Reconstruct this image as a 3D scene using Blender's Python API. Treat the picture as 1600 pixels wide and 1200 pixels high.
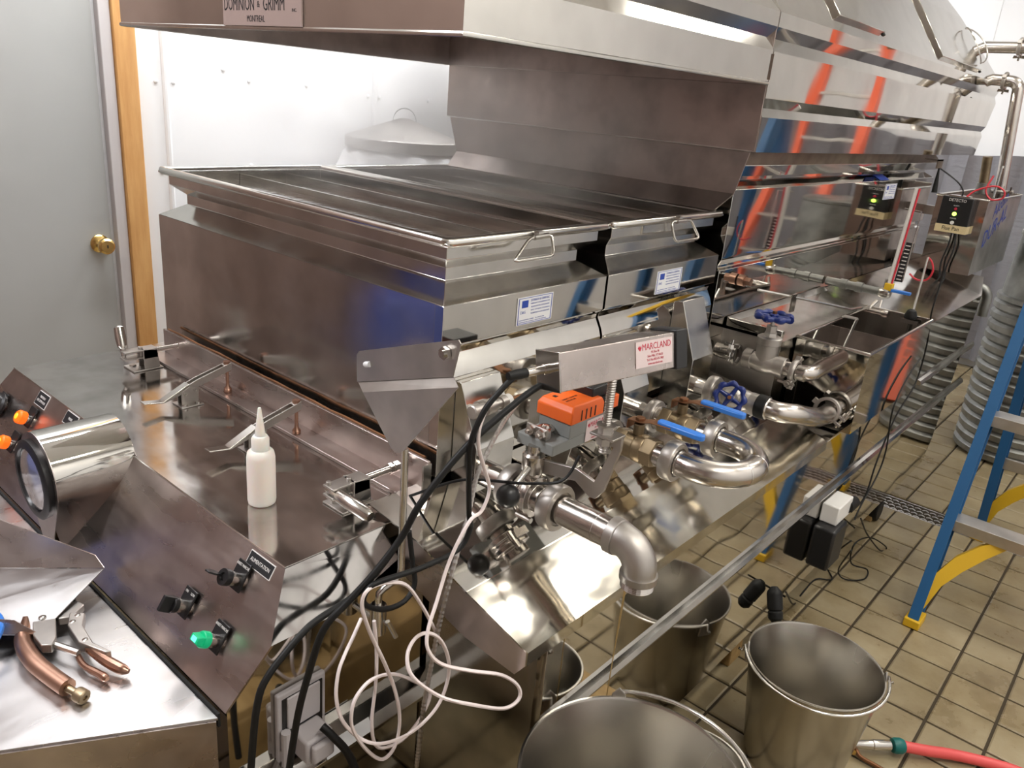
import bpy, math, random
from mathutils import Matrix, Vector
random.seed(4)
scene = bpy.context.scene
for o in list(bpy.data.objects): bpy.data.objects.remove(o)
COL = scene.collection
PI = math.pi

# ------------------------------------------------------------------ camera
cam_d = bpy.data.cameras.new('camera'); cam = bpy.data.objects.new('camera', cam_d); COL.objects.link(cam)
cam_d.sensor_width = 36.0; cam_d.lens = 36.0 * 1231.85 / 1600.0; cam_d.clip_start = 0.02
def cam_axes(yaw, pitch, roll):
    cy, sy, cp, sp = math.cos(yaw), math.sin(yaw), math.cos(pitch), math.sin(pitch)
    f = Vector((cy*cp, sy*cp, -sp)); r = Vector((sy, -cy, 0)); d = f.cross(r)
    cr, sr = math.cos(roll), math.sin(roll)
    return cr*r + sr*d, -sr*r + cr*d, f
_r, _d, _f = cam_axes(2.26121288, 0.35004924, -0.08853754)
cam.matrix_world = Matrix(((_r.x, -_d.x, -_f.x, 0), (_r.y, -_d.y, -_f.y, 0), (_r.z, -_d.z, -_f.z, 1.55), (0, 0, 0, 1)))
scene.camera = cam

# ------------------------------------------------------------------ exposure, world, lights
scene.view_settings.view_transform = 'Standard'
scene.view_settings.look = 'None'
scene.view_settings.gamma = 1.0
scene.view_settings.use_curve_mapping = False
scene.view_settings.exposure = 0.0
scene.cycles.volume_bounces = 3
world = bpy.data.worlds.new('world'); scene.world = world; world.use_nodes = True
world.node_tree.nodes['Background'].inputs[0].default_value = (0.8, 0.85, 0.9, 1)
world.node_tree.nodes['Background'].inputs[1].default_value = 0.12
def area(name, loc, sx, sy, power, col, rot=(0, 0, 0)):
    l = bpy.data.lights.new(name, 'AREA'); l.shape = 'RECTANGLE'; l.size = sx; l.size_y = sy
    l.energy = power; l.color = col
    o = bpy.data.objects.new(name, l); COL.objects.link(o); o.location = loc; o.rotation_euler = rot
    return o
# the shop's ceiling strip lights (their housings are built further down)
STRIPS = [(0.55, 0.9, 34), (-0.93, 3.3, 8), (0.75, 3.0, 26), (-0.1, 4.5, 17), (-2.35, 1.4, 46), (-2.5, 3.0, 58), (-2.4, 4.6, 40), (-2.0, -0.6, 75)]
for i, (x, y, pw) in enumerate(STRIPS):
    area('ceiling_lamp', (x, y, 3.13), 0.16, 1.2, pw, (1.0, 0.955, 0.87) if x > -2 else (0.96, 0.97, 1.0))

# ------------------------------------------------------------------ helpers
def mat(name, base, rough=0.5, metal=0.0, **k):
    m = bpy.data.materials.new(name); m.use_nodes = True
    p = m.node_tree.nodes['Principled BSDF']
    p.inputs['Base Color'].default_value = (*base, 1); p.inputs['Roughness'].default_value = rough
    p.inputs['Metallic'].default_value = metal
    for a, v in k.items(): p.inputs[a.replace('_', ' ')].default_value = v
    return m
def nodes(m):
    t = m.node_tree
    return t, t.nodes['Principled BSDF']
def noise(t, scale, detail=3, vec=None, rough=0.5):
    n = t.nodes.new('ShaderNodeTexNoise'); n.inputs['Scale'].default_value = scale
    n.inputs['Detail'].default_value = detail; n.inputs['Roughness'].default_value = rough
    if vec is not None: t.links.new(vec, n.inputs['Vector'])
    return n
def coords(t, scale=(1, 1, 1), kind='Object'):
    c = t.nodes.new('ShaderNodeTexCoord'); mp = t.nodes.new('ShaderNodeMapping')
    mp.inputs['Scale'].default_value = scale
    t.links.new(c.outputs[kind], mp.inputs['Vector'])
    return mp.outputs['Vector']
def ramp(t, src, stops):
    r = t.nodes.new('ShaderNodeValToRGB'); t.links.new(src, r.inputs[0])
    e = r.color_ramp.elements
    while len(e) < len(stops): e.new(0.5)
    for k, (pos, c) in zip(e, stops):
        k.position = pos; k.color = (c, c, c, 1) if isinstance(c, (int, float)) else (*c, 1)
    return r.outputs[0]
def bump(t, p, src, strength, dist=0.002):
    b = t.nodes.new('ShaderNodeBump'); b.inputs['Strength'].default_value = strength
    b.inputs['Distance'].default_value = dist
    t.links.new(src, b.inputs['Height']); t.links.new(b.outputs[0], p.inputs['Normal'])
def steel(name, r0, r1, col=(0.62, 0.6, 0.565), wave=0.0, grain=(1, 1, 1), stain=0.25):
    """stainless sheet: patchy gloss, faint stains, long-wave buckle of thin plate"""
    m = mat(name, col, r0, 1.0); t, p = nodes(m)
    v = coords(t, grain)
    n = noise(t, 6, 3, v, 0.55)
    t.links.new(ramp(t, n.outputs[0], [(0.32, r0), (0.72, r1)]), p.inputs['Roughness'])
    n2 = noise(t, 11, 3, coords(t), 0.5)
    lo = tuple(c * (1 - stain) for c in col)
    t.links.new(ramp(t, n2.outputs[0], [(0.3, lo), (0.6, col)]), p.inputs['Base Color'])
    if wave:
        n3 = noise(t, 2.6, 1, coords(t))
        bump(t, p, n3.outputs[0], 1.0, wave)
    return m
M = {}
M['mirror'] = steel('polished_steel', 0.025, 0.07, (0.68, 0.66, 0.62), 0.003, stain=0.1)
M['sheet'] = steel('steel_sheet', 0.08, 0.22, (0.64, 0.62, 0.585), 0.002, stain=0.2)
M['hood'] = steel('hood_steel', 0.09, 0.18, (0.68, 0.66, 0.62), 0.004, (1, 1, 0.25), stain=0.08)
M['apron'] = steel('brushed_apron_steel', 0.08, 0.2, (0.62, 0.59, 0.52), 0.0, (1, 1, 1), stain=0.15)
t, p = nodes(M['apron']); n_ = noise(t, 7, 2, coords(t, (1, .7, 1))); bump(t, p, n_.outputs[0], 1.0, .006)
M['console'] = steel('console_steel', 0.05, 0.2, (0.6, 0.575, 0.55), 0.0012, (1, 3, 1), stain=0.3)
M['panel'] = steel('panel_steel', 0.24, 0.4, (0.6, 0.53, 0.5), 0.0, (1, 4, 4), stain=0.22)
M['shelf'] = steel('shelf_steel', 0.22, 0.42, (0.66, 0.65, 0.65), 0.0, (4, 1, 1), stain=0.12)
M['inner'] = steel('hood_inner_steel', 0.3, 0.5, (0.6, 0.52, 0.485), 0.0, stain=0.3)
M['pipe'] = steel('pipe_steel', 0.16, 0.28, (0.62, 0.58, 0.54), 0.0, stain=0.15)
M['cast'] = steel('cast_steel', 0.34, 0.5, (0.52, 0.49, 0.46), 0.0, stain=0.25)
M['rod'] = steel('steel_rod', 0.15, 0.25, (0.68, 0.66, 0.62), 0.0, stain=0.1)
M['bucket'] = steel('pail_steel', 0.22, 0.28, (0.5, 0.475, 0.43), 0.0, (1, 1, 0.2), stain=0.05)
M['brass'] = steel('old_brass', 0.34, 0.5, (0.34, 0.265, 0.17), 0.0, stain=0.4)
M['knob_brass'] = mat('polished_brass', (0.72, 0.5, 0.18), 0.2, 1.0)
M['galv'] = steel('galvanised_steel', 0.4, 0.55, (0.34, 0.345, 0.33), 0.0, stain=0.4)
M['rust'] = steel('rusty_steel', 0.5, 0.7, (0.3, 0.15, 0.08), 0.0, stain=0.5)
M['copper'] = steel('worn_copper', 0.25, 0.45, (0.5, 0.3, 0.22), 0.0, stain=0.3)
M['black'] = mat('black_plastic', (0.012, 0.012, 0.013), 0.35)
M['rubber'] = mat('black_rubber', (0.008, 0.008, 0.008), 0.5, Specular_IOR_Level=0.3)
M['gap'] = mat('gap_shade_black', (0.008, 0.008, 0.008), 0.9)  # near-black put in place of the shade in gaps and recesses
M['white_wire'] = mat('white_cable', (0.82, 0.72, 0.7), 0.45)
M['white'] = mat('white_plastic', (0.8, 0.79, 0.77), 0.4)
M['bottle'] = mat('milky_plastic', (0.86, 0.8, 0.74), 0.35, Subsurface_Weight=0.35)
M['orange'] = mat('orange_plastic', (0.86, 0.14, 0.015), 0.42)
M['grey'] = mat('grey_plastic', (0.25, 0.26, 0.25), 0.5)
M['lightgrey'] = mat('light_grey_plastic', (0.5, 0.47, 0.48), 0.45)
M['drum'] = mat('dark_blue_plastic', (0.022, 0.034, 0.15), 0.45)
M['blue'] = mat('blue_vinyl', (0.04, 0.2, 0.66), 0.35)
M['wheel'] = mat('blue_paint', (0.006, 0.022, 0.16), 0.3)
M['ladder'] = mat('blue_fibreglass', (0.012, 0.1, 0.26), 0.42)
M['yellow'] = mat('yellow_plastic', (0.78, 0.48, 0.02), 0.45)
M['alu'] = steel('aluminium', 0.3, 0.45, (0.72, 0.7, 0.67), 0.0, stain=0.2)
M['redorange'] = mat('orange_fibreglass', (0.75, 0.12, 0.05), 0.4)
M['red'] = mat('red_rubber', (0.78, 0.1, 0.1), 0.4)
M['redwire'] = mat('red_wire', (0.6, 0.03, 0.05), 0.4)
M['green'] = mat('green_plastic', (0.0, 0.14, 0.13), 0.4)
M['sticker'] = mat('white_sticker', (0.75, 0.76, 0.78), 0.5)
M['pinksticker'] = mat('pink_white_sticker', (0.72, 0.6, 0.6), 0.5)
M['ink_blue'] = mat('blue_ink', (0.02, 0.06, 0.36), 0.5)
M['ink_red'] = mat('red_ink', (0.55, 0.02, 0.06), 0.5)
M['ink_black'] = mat('black_ink', (0.01, 0.01, 0.012), 0.6)
M['ink_white'] = mat('white_ink', (0.8, 0.78, 0.76), 0.6)
M['plate'] = mat('brown_grey_name_plate', (0.45, 0.35, 0.32), 0.4, 0.3)
M['tape'] = mat('masking_tape', (0.68, 0.55, 0.32), 0.7)
M['glass'] = mat('clear_glass', (0.9, 0.87, 0.86), 0.12, Transmission_Weight=0.9, IOR=1.35)
M['cloth'] = mat('white_filter_cloth', (0.85, 0.85, 0.86), 0.9)
M['film'] = steel('filmed_steel', 0.35, 0.45, (0.55, 0.55, 0.54), 0.0)
def emis(name, col, s):
    m = mat(name, col, 0.4); t, p = nodes(m)
    p.inputs['Emission Color'].default_value = (*col, 1); p.inputs['Emission Strength'].default_value = s
    return m
M['lamp_orange'] = emis('lit_orange_lens', (1.0, 0.13, 0.005), 0.85)
M['lamp_core'] = emis('lit_orange_core', (1.0, 0.42, 0.02), 1.0)
M['lamp_green'] = emis('lit_green_lens', (0.0, 0.36, 0.15), 0.45)
M['lamp_mint'] = emis('lit_green_core', (0.12, 0.95, 0.6), 1.2)
M['led'] = emis('lit_green_led', (0.55, 1.0, 0.1), 4.0)
M['tube'] = emis('lit_tube', (1.0, 0.955, 0.87), 6.0)
# wood
def wood(name, a, b, scale=(8, 8, 1.0), rough=0.6):
    m = mat(name, a, rough); t, p = nodes(m)
    n = noise(t, 3.0, 6, coords(t, scale), 0.6)
    t.links.new(ramp(t, n.outputs[0], [(0.3, a), (0.7, b)]), p.inputs['Base Color'])
    bump(t, p, n.outputs[0], 0.25, 0.002)
    return m
M['pine'] = wood('pine', (0.52, 0.25, 0.075), (0.7, 0.4, 0.15))
M['oldwood'] = wood('stained_wood', (0.28, 0.17, 0.06), (0.45, 0.3, 0.12), (2, 9, 9))
M['palletwood'] = wood('dark_pallet_wood', (0.07, 0.042, 0.018), (0.13, 0.085, 0.035), (2, 9, 9))  # brown darkened so the added pallet looks dim in the reflections
M['darkwood'] = wood('dark_red_boards', (0.17, 0.112, 0.093), (0.26, 0.18, 0.152), (9, 9, 0.8), 0.8)
# walls
def paint(name, a, b, rough, sc=1.2):
    m = mat(name, a, rough); t, p = nodes(m)
    n = noise(t, sc, 4, coords(t), 0.55)
    t.links.new(ramp(t, n.outputs[0], [(0.35, a), (0.7, b)]), p.inputs['Base Color'])
    return m
M['wall'] = paint('white_wall_panel', (0.77, 0.775, 0.785), (0.83, 0.83, 0.83), 0.38)
M['ceiling'] = paint('white_ceiling', (0.78, 0.77, 0.74), (0.82, 0.81, 0.78), 0.6)
M['door'] = paint('grey_door_paint', (0.43, 0.44, 0.43), (0.49, 0.5, 0.49), 0.4)
M['jamb'] = paint('white_jamb_paint', (0.6, 0.57, 0.57), (0.66, 0.63, 0.63), 0.5)
# quarry tile
def tile_mat():
    m = mat('quarry_tile', (0.4, 0.34, 0.22), 0.35); t, p = nodes(m)
    v = coords(t, (1, 1, 1), 'Object')
    g = t.nodes.new('ShaderNodeNewGeometry')
    n = noise(t, 3.5, 7, g.outputs['Position'], 0.65)
    n2 = noise(t, 24, 5, g.outputs['Position'], 0.7)
    oi = t.nodes.new('ShaderNodeObjectInfo')
    c1 = ramp(t, n.outputs[0], [(0.3, (0.22, 0.165, 0.085)), (0.5, (0.33, 0.265, 0.155)), (0.74, (0.42, 0.355, 0.23))])
    c2 = ramp(t, n2.outputs[0], [(0.27, (0.45, 0.36, 0.2)), (0.38, (1, 1, 1))])
    mx = t.nodes.new('ShaderNodeMixRGB'); mx.blend_type = 'MULTIPLY'; mx.inputs[0].default_value = 0.7
    t.links.new(c1, mx.inputs[1]); t.links.new(c2, mx.inputs[2])
    c3 = ramp(t, oi.outputs['Random'], [(0.0, 0.88), (1.0, 1.05)])
    m2 = t.nodes.new('ShaderNodeMixRGB'); m2.blend_type = 'MULTIPLY'; m2.inputs[0].default_value = 1.0
    t.links.new(mx.outputs[0], m2.inputs[1]); t.links.new(c3, m2.inputs[2])
    t.links.new(m2.outputs[0], p.inputs['Base Color'])
    t.links.new(ramp(t, n.outputs[0], [(0.3, 0.22), (0.7, 0.45)]), p.inputs['Roughness'])
    bump(t, p, n2.outputs[0], 0.12, 0.002)
    return m
M['tile'] = tile_mat()
M['grout'] = mat('dark_grout', (0.055, 0.04, 0.022), 0.85)
# boiling syrup
def syrup_mat():
    m = mat('boiling_syrup', (0.06, 0.045, 0.03), 0.12, IOR=1.4); t, p = nodes(m)
    v = coords(t)
    vo = t.nodes.new('ShaderNodeTexVoronoi'); vo.inputs['Scale'].default_value = 55
    t.links.new(v, vo.inputs['Vector'])
    n = noise(t, 7, 3, v)
    mx = t.nodes.new('ShaderNodeMath'); mx.operation = 'MULTIPLY'
    t.links.new(vo.outputs['Distance'], mx.inputs[0]); t.links.new(n.outputs[0], mx.inputs[1])
    bump(t, p, mx.outputs[0], 0.25, 0.004)
    t.links.new(ramp(t, n.outputs[0], [(0.35, (0.035, 0.025, 0.018)), (0.7, (0.13, 0.11, 0.085))]), p.inputs['Base Color'])
    return m
M['syrup'] = syrup_mat()

def catmull(pts, n=6, cyclic=False):
    P = [Vector(p) for p in pts]
    if len(P) < 3: return P
    out = []
    N = len(P)
    for i in range(N if cyclic else N - 1):
        p1, p2 = P[i], P[(i + 1) % N]
        p0 = P[i - 1] if (i or cyclic) else p1 * 2 - p2
        p3 = P[(i + 2) % N] if (i + 2 < N or cyclic) else p2 * 2 - p1
        for k in range(n):
            u = k / n
            out.append(0.5 * ((2 * p1) + (p2 - p0) * u + (2 * p0 - 5 * p1 + 4 * p2 - p3) * u * u + (3 * p1 - p0 - 3 * p2 + p3) * u ** 3))
    if not cyclic: out.append(P[-1])
    return out
class MB:
    """collects geometry for ONE mesh object; T is the frame shapes are given in"""
    def __init__(s, T=None): s.v = []; s.f = []; s.T = T or Matrix()
    def add(s, vs, fs):
        b = len(s.v); s.v += [s.T @ Vector(v) for v in vs]; s.f += [[i + b for i in f] for f in fs]; return s
    def box(s, x0, x1, y0, y1, z0, z1):
        return s.add([(x, y, z) for z in (z0, z1) for y in (y0, y1) for x in (x0, x1)],
                     [(0, 2, 3, 1), (4, 5, 7, 6), (0, 1, 5, 4), (2, 6, 7, 3), (0, 4, 6, 2), (1, 3, 7, 5)])
    def loft(s, loops, caps=True, closed=True):
        n = len(loops[0]); vs = [v for l in loops for v in l]; fs = []
        for a in range(len(loops) - 1):
            for i in range(n if closed else n - 1):
                j = (i + 1) % n; fs.append((a*n + i, a*n + j, (a+1)*n + j, (a+1)*n + i))
        if caps: fs += [tuple(range(n - 1, -1, -1)), tuple(range((len(loops)-1)*n, len(loops)*n))]
        return s.add(vs, fs)
    def prism(s, poly, axis, a, b):
        """poly in the two other axes (in xyz order), extruded from a to b along axis 'x'|'y'|'z'"""
        def pt(p, t):
            return {'x': (t, p[0], p[1]), 'y': (p[0], t, p[1]), 'z': (p[0], p[1], t)}[axis]
        return s.loft([[pt(p, a) for p in poly], [pt(p, b) for p in poly]])
    def slab(s, poly, thick):
        """planar 3-d polygon given thickness along its normal (behind it)"""
        P = [Vector(p) for p in poly]; n = Vector((0, 0, 0))
        for i in range(len(P)):
            n += P[i].cross(P[(i + 1) % len(P)])
        n.normalize()
        return s.loft([[tuple(p - n * thick) for p in P], [tuple(p) for p in P]])
    def sheet(s, prof, axis, a, b, th=0.002):
        """open profile bent from sheet metal, extruded along axis; th is its thickness"""
        P = [Vector((p[0], p[1])) for p in prof]; off = []
        for i, p in enumerate(P):
            d0 = (P[i] - P[i-1]).normalized() if i else (P[1] - P[0]).normalized()
            d1 = (P[i+1] - P[i]).normalized() if i < len(P) - 1 else d0
            t = (d0 + d1).normalized(); nn = Vector((-t.y, t.x)); c = max(0.4, nn.dot(Vector((-d0.y, d0.x))))
            off.append(p + nn * th / c)
        for i in range(len(P) - 1):
            s.prism([P[i], P[i+1], off[i+1], off[i]], axis, a, b)
        return s
    def tube(s, pts, r, n=8, cyclic=False, caps=True):
        P = [Vector(p) for p in pts]; N = len(P); loops = []; u = None
        for i in range(N):
            a = P[i-1] if (i or cyclic) else P[i]; b = P[(i+1) % N] if (i < N-1 or cyclic) else P[i]
            t = (b - a).normalized()
            if u is None:
                u = t.orthogonal().normalized()
            u = (u - t * u.dot(t)); u = u.normalized() if u.length > 1e-6 else t.orthogonal().normalized()
            w = t.cross(u); rr = r[i] if isinstance(r, (list, tuple)) else r
            loops.append([tuple(P[i] + (u * math.cos(q) + w * math.sin(q)) * rr) for q in [2*PI*k/n for k in range(n)]])
        if cyclic: loops.append(loops[0])
        return s.loft(loops, caps and not cyclic)
    def lathe(s, prof, p0, d, n=24, caps=True):
        """prof = [(radius, distance along d)]"""
        p0 = Vector(p0); d = Vector(d).normalized(); u = d.orthogonal().normalized(); w = d.cross(u)
        return s.loft([[tuple(p0 + d * h + (u * math.cos(q) + w * math.sin(q)) * max(r, 1e-5)) for q in [2*PI*k/n for k in range(n)]] for r, h in prof], caps)
    def cyl(s, p0, p1, r, r1=None, n=18):
        p0 = Vector(p0); p1 = Vector(p1)
        return s.lathe([(r, 0), (r if r1 is None else r1, (p1 - p0).length)], p0, p1 - p0, n)
    def ball(s, c, r, n=16):
        return s.lathe([(r * math.sin(PI*k/10), -r * math.cos(PI*k/10)) for k in range(11)], c, (0, 0, 1), n)
    def hexnut(s, p0, d, r, h): return s.lathe([(r, 0), (r, h)], p0, d, 6)

def root_of(p):
    while p.parent: p = p.parent
    return p
def obj(name, mb, m, parent=None, smooth=35, bev=0.0, label=None, at=None):
    """ONE mesh object; parts keep world coordinates relative to the base of their thing"""
    me = bpy.data.meshes.new(name)
    base = root_of(parent).location.copy() if parent else Vector(at or (0, 0, 0))
    me.from_pydata([tuple(v - base) for v in mb.v], [], mb.f)
    me.materials.append(M[m] if isinstance(m, str) else m)
    if smooth:
        me.polygons.foreach_set('use_smooth', [True] * len(me.polygons))
        me.set_sharp_from_angle(angle=math.radians(smooth))
    me.update()
    o = bpy.data.objects.new(name, me); COL.objects.link(o)
    if parent: o.parent = parent
    else: o.location = base
    if bev:
        b = o.modifiers.new('bevel', 'BEVEL'); b.width = bev; b.segments = 2; b.limit_method = 'ANGLE'; b.angle_limit = 0.7
    if label: o['label'] = label
    return o
def thing(name, label, cat, loc=(0, 0, 0), group=None):
    o = bpy.data.objects.new(name, None); COL.objects.link(o); o.location = loc; o.empty_display_size = 0.05
    o['label'] = label; o['category'] = cat
    if group: o['group'] = group
    return o
def tag(o, label, cat, group=None):
    o['label'] = label; o['category'] = cat
    if group: o['group'] = group
    return o
def struct(o): o['kind'] = 'structure'; return o
def frame(origin, xdir, ydir):
    x = Vector(xdir).normalized(); y = Vector(ydir); y = (y - x * y.dot(x)).normalized(); z = x.cross(y)
    return Matrix(((x.x, y.x, z.x, origin[0]), (x.y, y.y, z.y, origin[1]), (x.z, y.z, z.z, origin[2]), (0, 0, 0, 1)))
def text(s, size, T, m, parent, align='LEFT', sx=1.0, name='lettering', space=1.0):
    """flat print: lines of s set in frame T (x along the line, y up, z out of the surface)"""
    c = bpy.data.curves.new('lettering', 'FONT'); c.body = s; c.size = size; c.align_x = align; c.align_y = 'CENTER'
    c.extrude = 0.0001; c.resolution_u = 2; c.space_character = space
    t = bpy.data.objects.new('lettering', c); COL.objects.link(t)
    bpy.context.view_layer.update()
    me = bpy.data.meshes.new_from_object(t.evaluated_get(bpy.context.evaluated_depsgraph_get()))
    bpy.data.objects.remove(t); bpy.data.curves.remove(c)
    base = root_of(parent).location
    me.transform(Matrix.Translation(-base) @ T @ Matrix.Diagonal((sx, 1, 1, 1)))
    me.materials.clear(); me.materials.append(M[m])
    o = bpy.data.objects.new(name, me); COL.objects.link(o); o.parent = parent
    return o
def copy_tree(o, loc, label, group=None):
    c = o.copy(); COL.objects.link(c); c.location = loc; c['label'] = label
    if group: c['group'] = group
    def kids(src, dst):
        for ch in src.children:
            k = ch.copy(); COL.objects.link(k); k.parent = dst; kids(ch, k)
    kids(o, c)
    return c
def rect(x0, x1, y0, y1, z, i=0.0):
    return [(x0 + i, y0 + i, z), (x1 - i, y0 + i, z), (x1 - i, y1 - i, z), (x0 + i, y1 - i, z)]
# ------------------------------------------------------------------ the room
WX0, WX1, WY0, WY1, WH = -3.0, 1.35, -1.9, 6.3, 3.3
floor = struct(obj('floor', MB().box(WX0 - .1, WX1 + .1, WY0 - .1, WY1 + .1, -0.2, -0.006), 'grout', at=(0, 0, 0)))
TX, TY, OX, OY = 0.152, 0.1435, -0.187, 2.4655
tb = MB()
def tile_geo(mb, x, y):
    a, b, c = TX/2 - .004, TY/2 - .004, 0.004
    mb.loft([rect(x - a, x + a, y - b, y + b, -0.012), rect(x - a, x + a, y - b, y + b, -0.003), rect(x - a, x + a, y - b, y + b, 0.0, c)])
tile_geo(tb, 0, 0)
tile0 = obj('tile', tb, 'tile', floor)
first = True; rest = MB()
for i in range(-20, 21):
    for j in range(-32, 29):
        x, y = OX + (i + .5) * TX, OY + (j + .5) * TY
        if not (WX0 < x < WX1 and WY0 < y < WY1): continue
        if -1.0 < x < 1.35 and 3.46 < y < 3.60: continue          # the drain runs here
        if -0.78 < x < 0.78 and 1.25 < y < 4.75 and x < 0.15 + (y - 1.2) * 0.32:
            t = tile0 if first else tile0.copy()
            if not first: COL.objects.link(t); t.parent = floor
            t.location = (x, y, random.uniform(-.0012, .0003)); first = False
        else:
            tile_geo(rest, x, y)
struct_rest = obj('tiles', rest, 'tile', floor); struct_rest['kind'] = 'stuff'

wl = MB()
wl.box(WX0 - .12, WX0 - .004, WY0, WY1, 0, WH)
wall_left = struct(obj('wall_left', wl, 'wall', at=(0, 0, 0)))
ys_ = [1.372, 1.487, 2.465, 3.445, 4.425, 5.405, WY1]
for a, b in zip(ys_[:-1], ys_[1:]):
    obj('wall_panel', MB().box(WX0 - .004, WX0, a + .002, b - .002, 0, WH), 'wall', wall_left)
for a in ys_[1:-1]:
    obj('panel_batten', MB().lathe([(.013, 0), (.013, WH)], (WX0 - .002, a, 0), (0, 0, 1), 10), 'wall', wall_left)
riv = None
def rivet(x, y, z, d):
    global riv
    if riv is None:
        riv = obj('rivet', MB().lathe([(.009, -.001), (.008, .003), (.004, .0055)], (0, 0, 0), (1, 0, 0), 10), 'wall', wall_left)
        riv.location = (x, y, z); return
    r = riv.copy(); COL.objects.link(r); r.parent = wall_left; r.location = (x, y, z)
for z in (1.49, 1.17, 1.83):
    for a in ys_[1:4]:
        rivet(WX0, a - .035, z, 0); rivet(WX0, a + .03, z, 0)
for y, z in ((1.83, 1.515), (2.1, 1.515), (1.83, 1.19), (2.80, 1.49), (1.72, 1.55)):
    rivet(WX0, y, z, 0)
obj('wall_panel', MB().box(WX0 - .004, WX0, WY0, .32, 0, WH), 'wall', wall_left)
obj('wall_panel', MB().box(WX0 - .004, WX0, .322, 1.37, 2.13, WH), 'wall', wall_left)
door = struct(obj('door_1', MB().box(WX0 - .004, WX0 + .006, .34, 1.243, 0.01, 2.1), 'door', at=(WX0, .8, 0)))
kn = obj('door_knob', MB().lathe([(.033, 0), (.033, .005), (.026, .012), (.013, .018), (.013, .035), (.02, .042), (.028, .05), (.0285, .062), (.022, .068), (.012, .0685)], (WX0 + .006, 1.2, .918), (1, 0, 0), 24), 'knob_brass', door, label='polished brass round knob')
obj('keyhole', MB().box(WX0 + .0742, WX0 + .0752, 1.198, 1.202, .913, .924), 'black', kn)
struct(obj('trim_1', MB().box(WX0 - .004, WX0 + .03, 1.256, 1.296, 0, WH), 'jamb', at=(WX0, 1.28, 0), bev=.003))
struct(obj('trim_2', MB().box(WX0 - .004, WX0 + .042, 1.2965, 1.372, 0, WH), 'pine', at=(WX0, 1.34, 0), bev=.004))
struct(obj('door_gap_strip', MB().box(WX0 - .03, WX0 - .006, 1.2425, 1.257, 0, WH), 'gap', at=(WX0, 1.25, 0)))  # dark strip for the shade in the gap beside the door
wb = struct(obj('wall_back', MB().box(WX0 - .12, WX1 + .12, WY1 + .004, WY1 + .12, 0, WH), 'wall', at=(0, WY1, 0)))
for a, b in ((-3.0, -2.3), (-2.3, -1.375), (-1.375, -.2), (-.2, 1.0), (1.0, WX1)):
    obj('wall_panel', MB().box(a + .003, b - .003, WY1, WY1 + .004, 0, WH), 'wall', wb)
struct(obj('wall_right', MB().box(WX1, WX1 + .12, WY0, WY1, 0, WH), 'wall', at=(WX1, 0, 0)))
wf = struct(obj('wall_front', MB().box(WX0, WX1, WY0 - .12, WY0 - .004, 0, WH), 'gap', at=(0, WY0, 0)))
for k in range(29):
    a = WX0 + k * .15
    obj('board', MB().box(a + .003, a + .147, WY0 - .02, WY0 + random.uniform(-.004, .004), 0, WH), 'darkwood', wf)
struct(obj('ceiling', MB().box(WX0 - .1, WX1 + .1, WY0 - .1, WY1 + .1, WH, WH + .1), 'ceiling', at=(0, 0, WH)))
for i, (x, y, pw) in enumerate(STRIPS):
    lt = thing('ceiling_light', 'long white strip light under the ceiling, out of the picture', 'ceiling light', (x, y, 3.15), 'strip lights under the ceiling')
    obj('housing', MB().box(x - .09, x + .09, y - .62, y + .62, 3.165, 3.21), 'white', lt, bev=.004)
    obj('hanger', MB().cyl((x, y - .4, 3.21), (x, y - .4, WH), .004, n=6).cyl((x, y + .4, 3.21), (x, y + .4, WH), .004, n=6), 'rod', lt)
# floor drain
dr = struct(obj('trim_4', MB().box(-1.0, 1.35, 3.462, 3.598, -.03, -.012), 'gap', at=(.5, 3.53, 0)))
gr = MB()
for k in range(75):
    x = -.98 + k * .031
    for q in range(4):
        y = 3.472 + q * .03
        x2 = x + (.0155 if q % 2 else 0)
        gr.add([(x2, y, -.002), (x2 + .013, y + .006, -.0005), (x2 + .026, y, -.002), (x2 + .026, y + .009, -.002), (x2 + .013, y + .017, -.0005), (x2, y + .009, -.002)], [(0, 1, 4, 5), (1, 2, 3, 4)])
gr.box(-1, 1.35, 3.462, 3.470, -.01, .0).box(-1, 1.35, 3.590, 3.598, -.01, .0)
g_ = obj('drain_grate', gr, 'alu', dr); g_['kind'] = 'stuff'

# ------------------------------------------------------------------ evaporator: arch (fire box) with drip apron
XS, XL, YF = -0.973, -2.032, 0.968
arch = thing('evaporator_arch', 'long polished steel fire box base of the evaporator with sloping drip apron', 'evaporator', (-1.5, 2.4, 0))
obj('fire_box', MB().box(XL - .03, -.635, 1.0, 3.60, .22, .695).box(XL - .02, XS - .03, .99, 2.035, .695, .862).box(XL - .02, XS - .03, 2.035, 4.0, .695, .715), 'inner', arch)
pn = MB().prism([(.9, .215), (3.55, .215), (3.62, .3), (3.80, .92), (2.90, .92), (2.90, .712), (2.10, .712), (2.10, .70), (.9, .70)], 'x', -.634, -.615)
obj('side_panel', pn, 'mirror', arch, bev=.001)
obj('end_panel', MB().box(-.9, -.634, .9, .905, .2, .70), 'sheet', arch)
for z0, y0, y1 in ((.523, .905, 3.87), (.69, 3.05, 3.88)):
    obj('guard_rail', MB().prism([(-.615, z0 - .006), (-.602, z0 - .007), (-.600, z0), (-.605, z0 + .011), (-.615, z0 + .014)], 'y', y0, y1), 'sheet', arch, smooth=0)
obj('upper_apron', MB().sheet([(-.99, .832), (-.857, .8145), (-.735, .775)], 'y', .82, 2.09, .003), 'mirror', arch, smooth=8)
obj('drip_apron', MB().sheet([(-.737, .7757), (-.735, .775), (-.6, .735), (-.6, .712)], 'y', .82, 2.09, .003), 'apron', arch, smooth=8)
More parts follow.
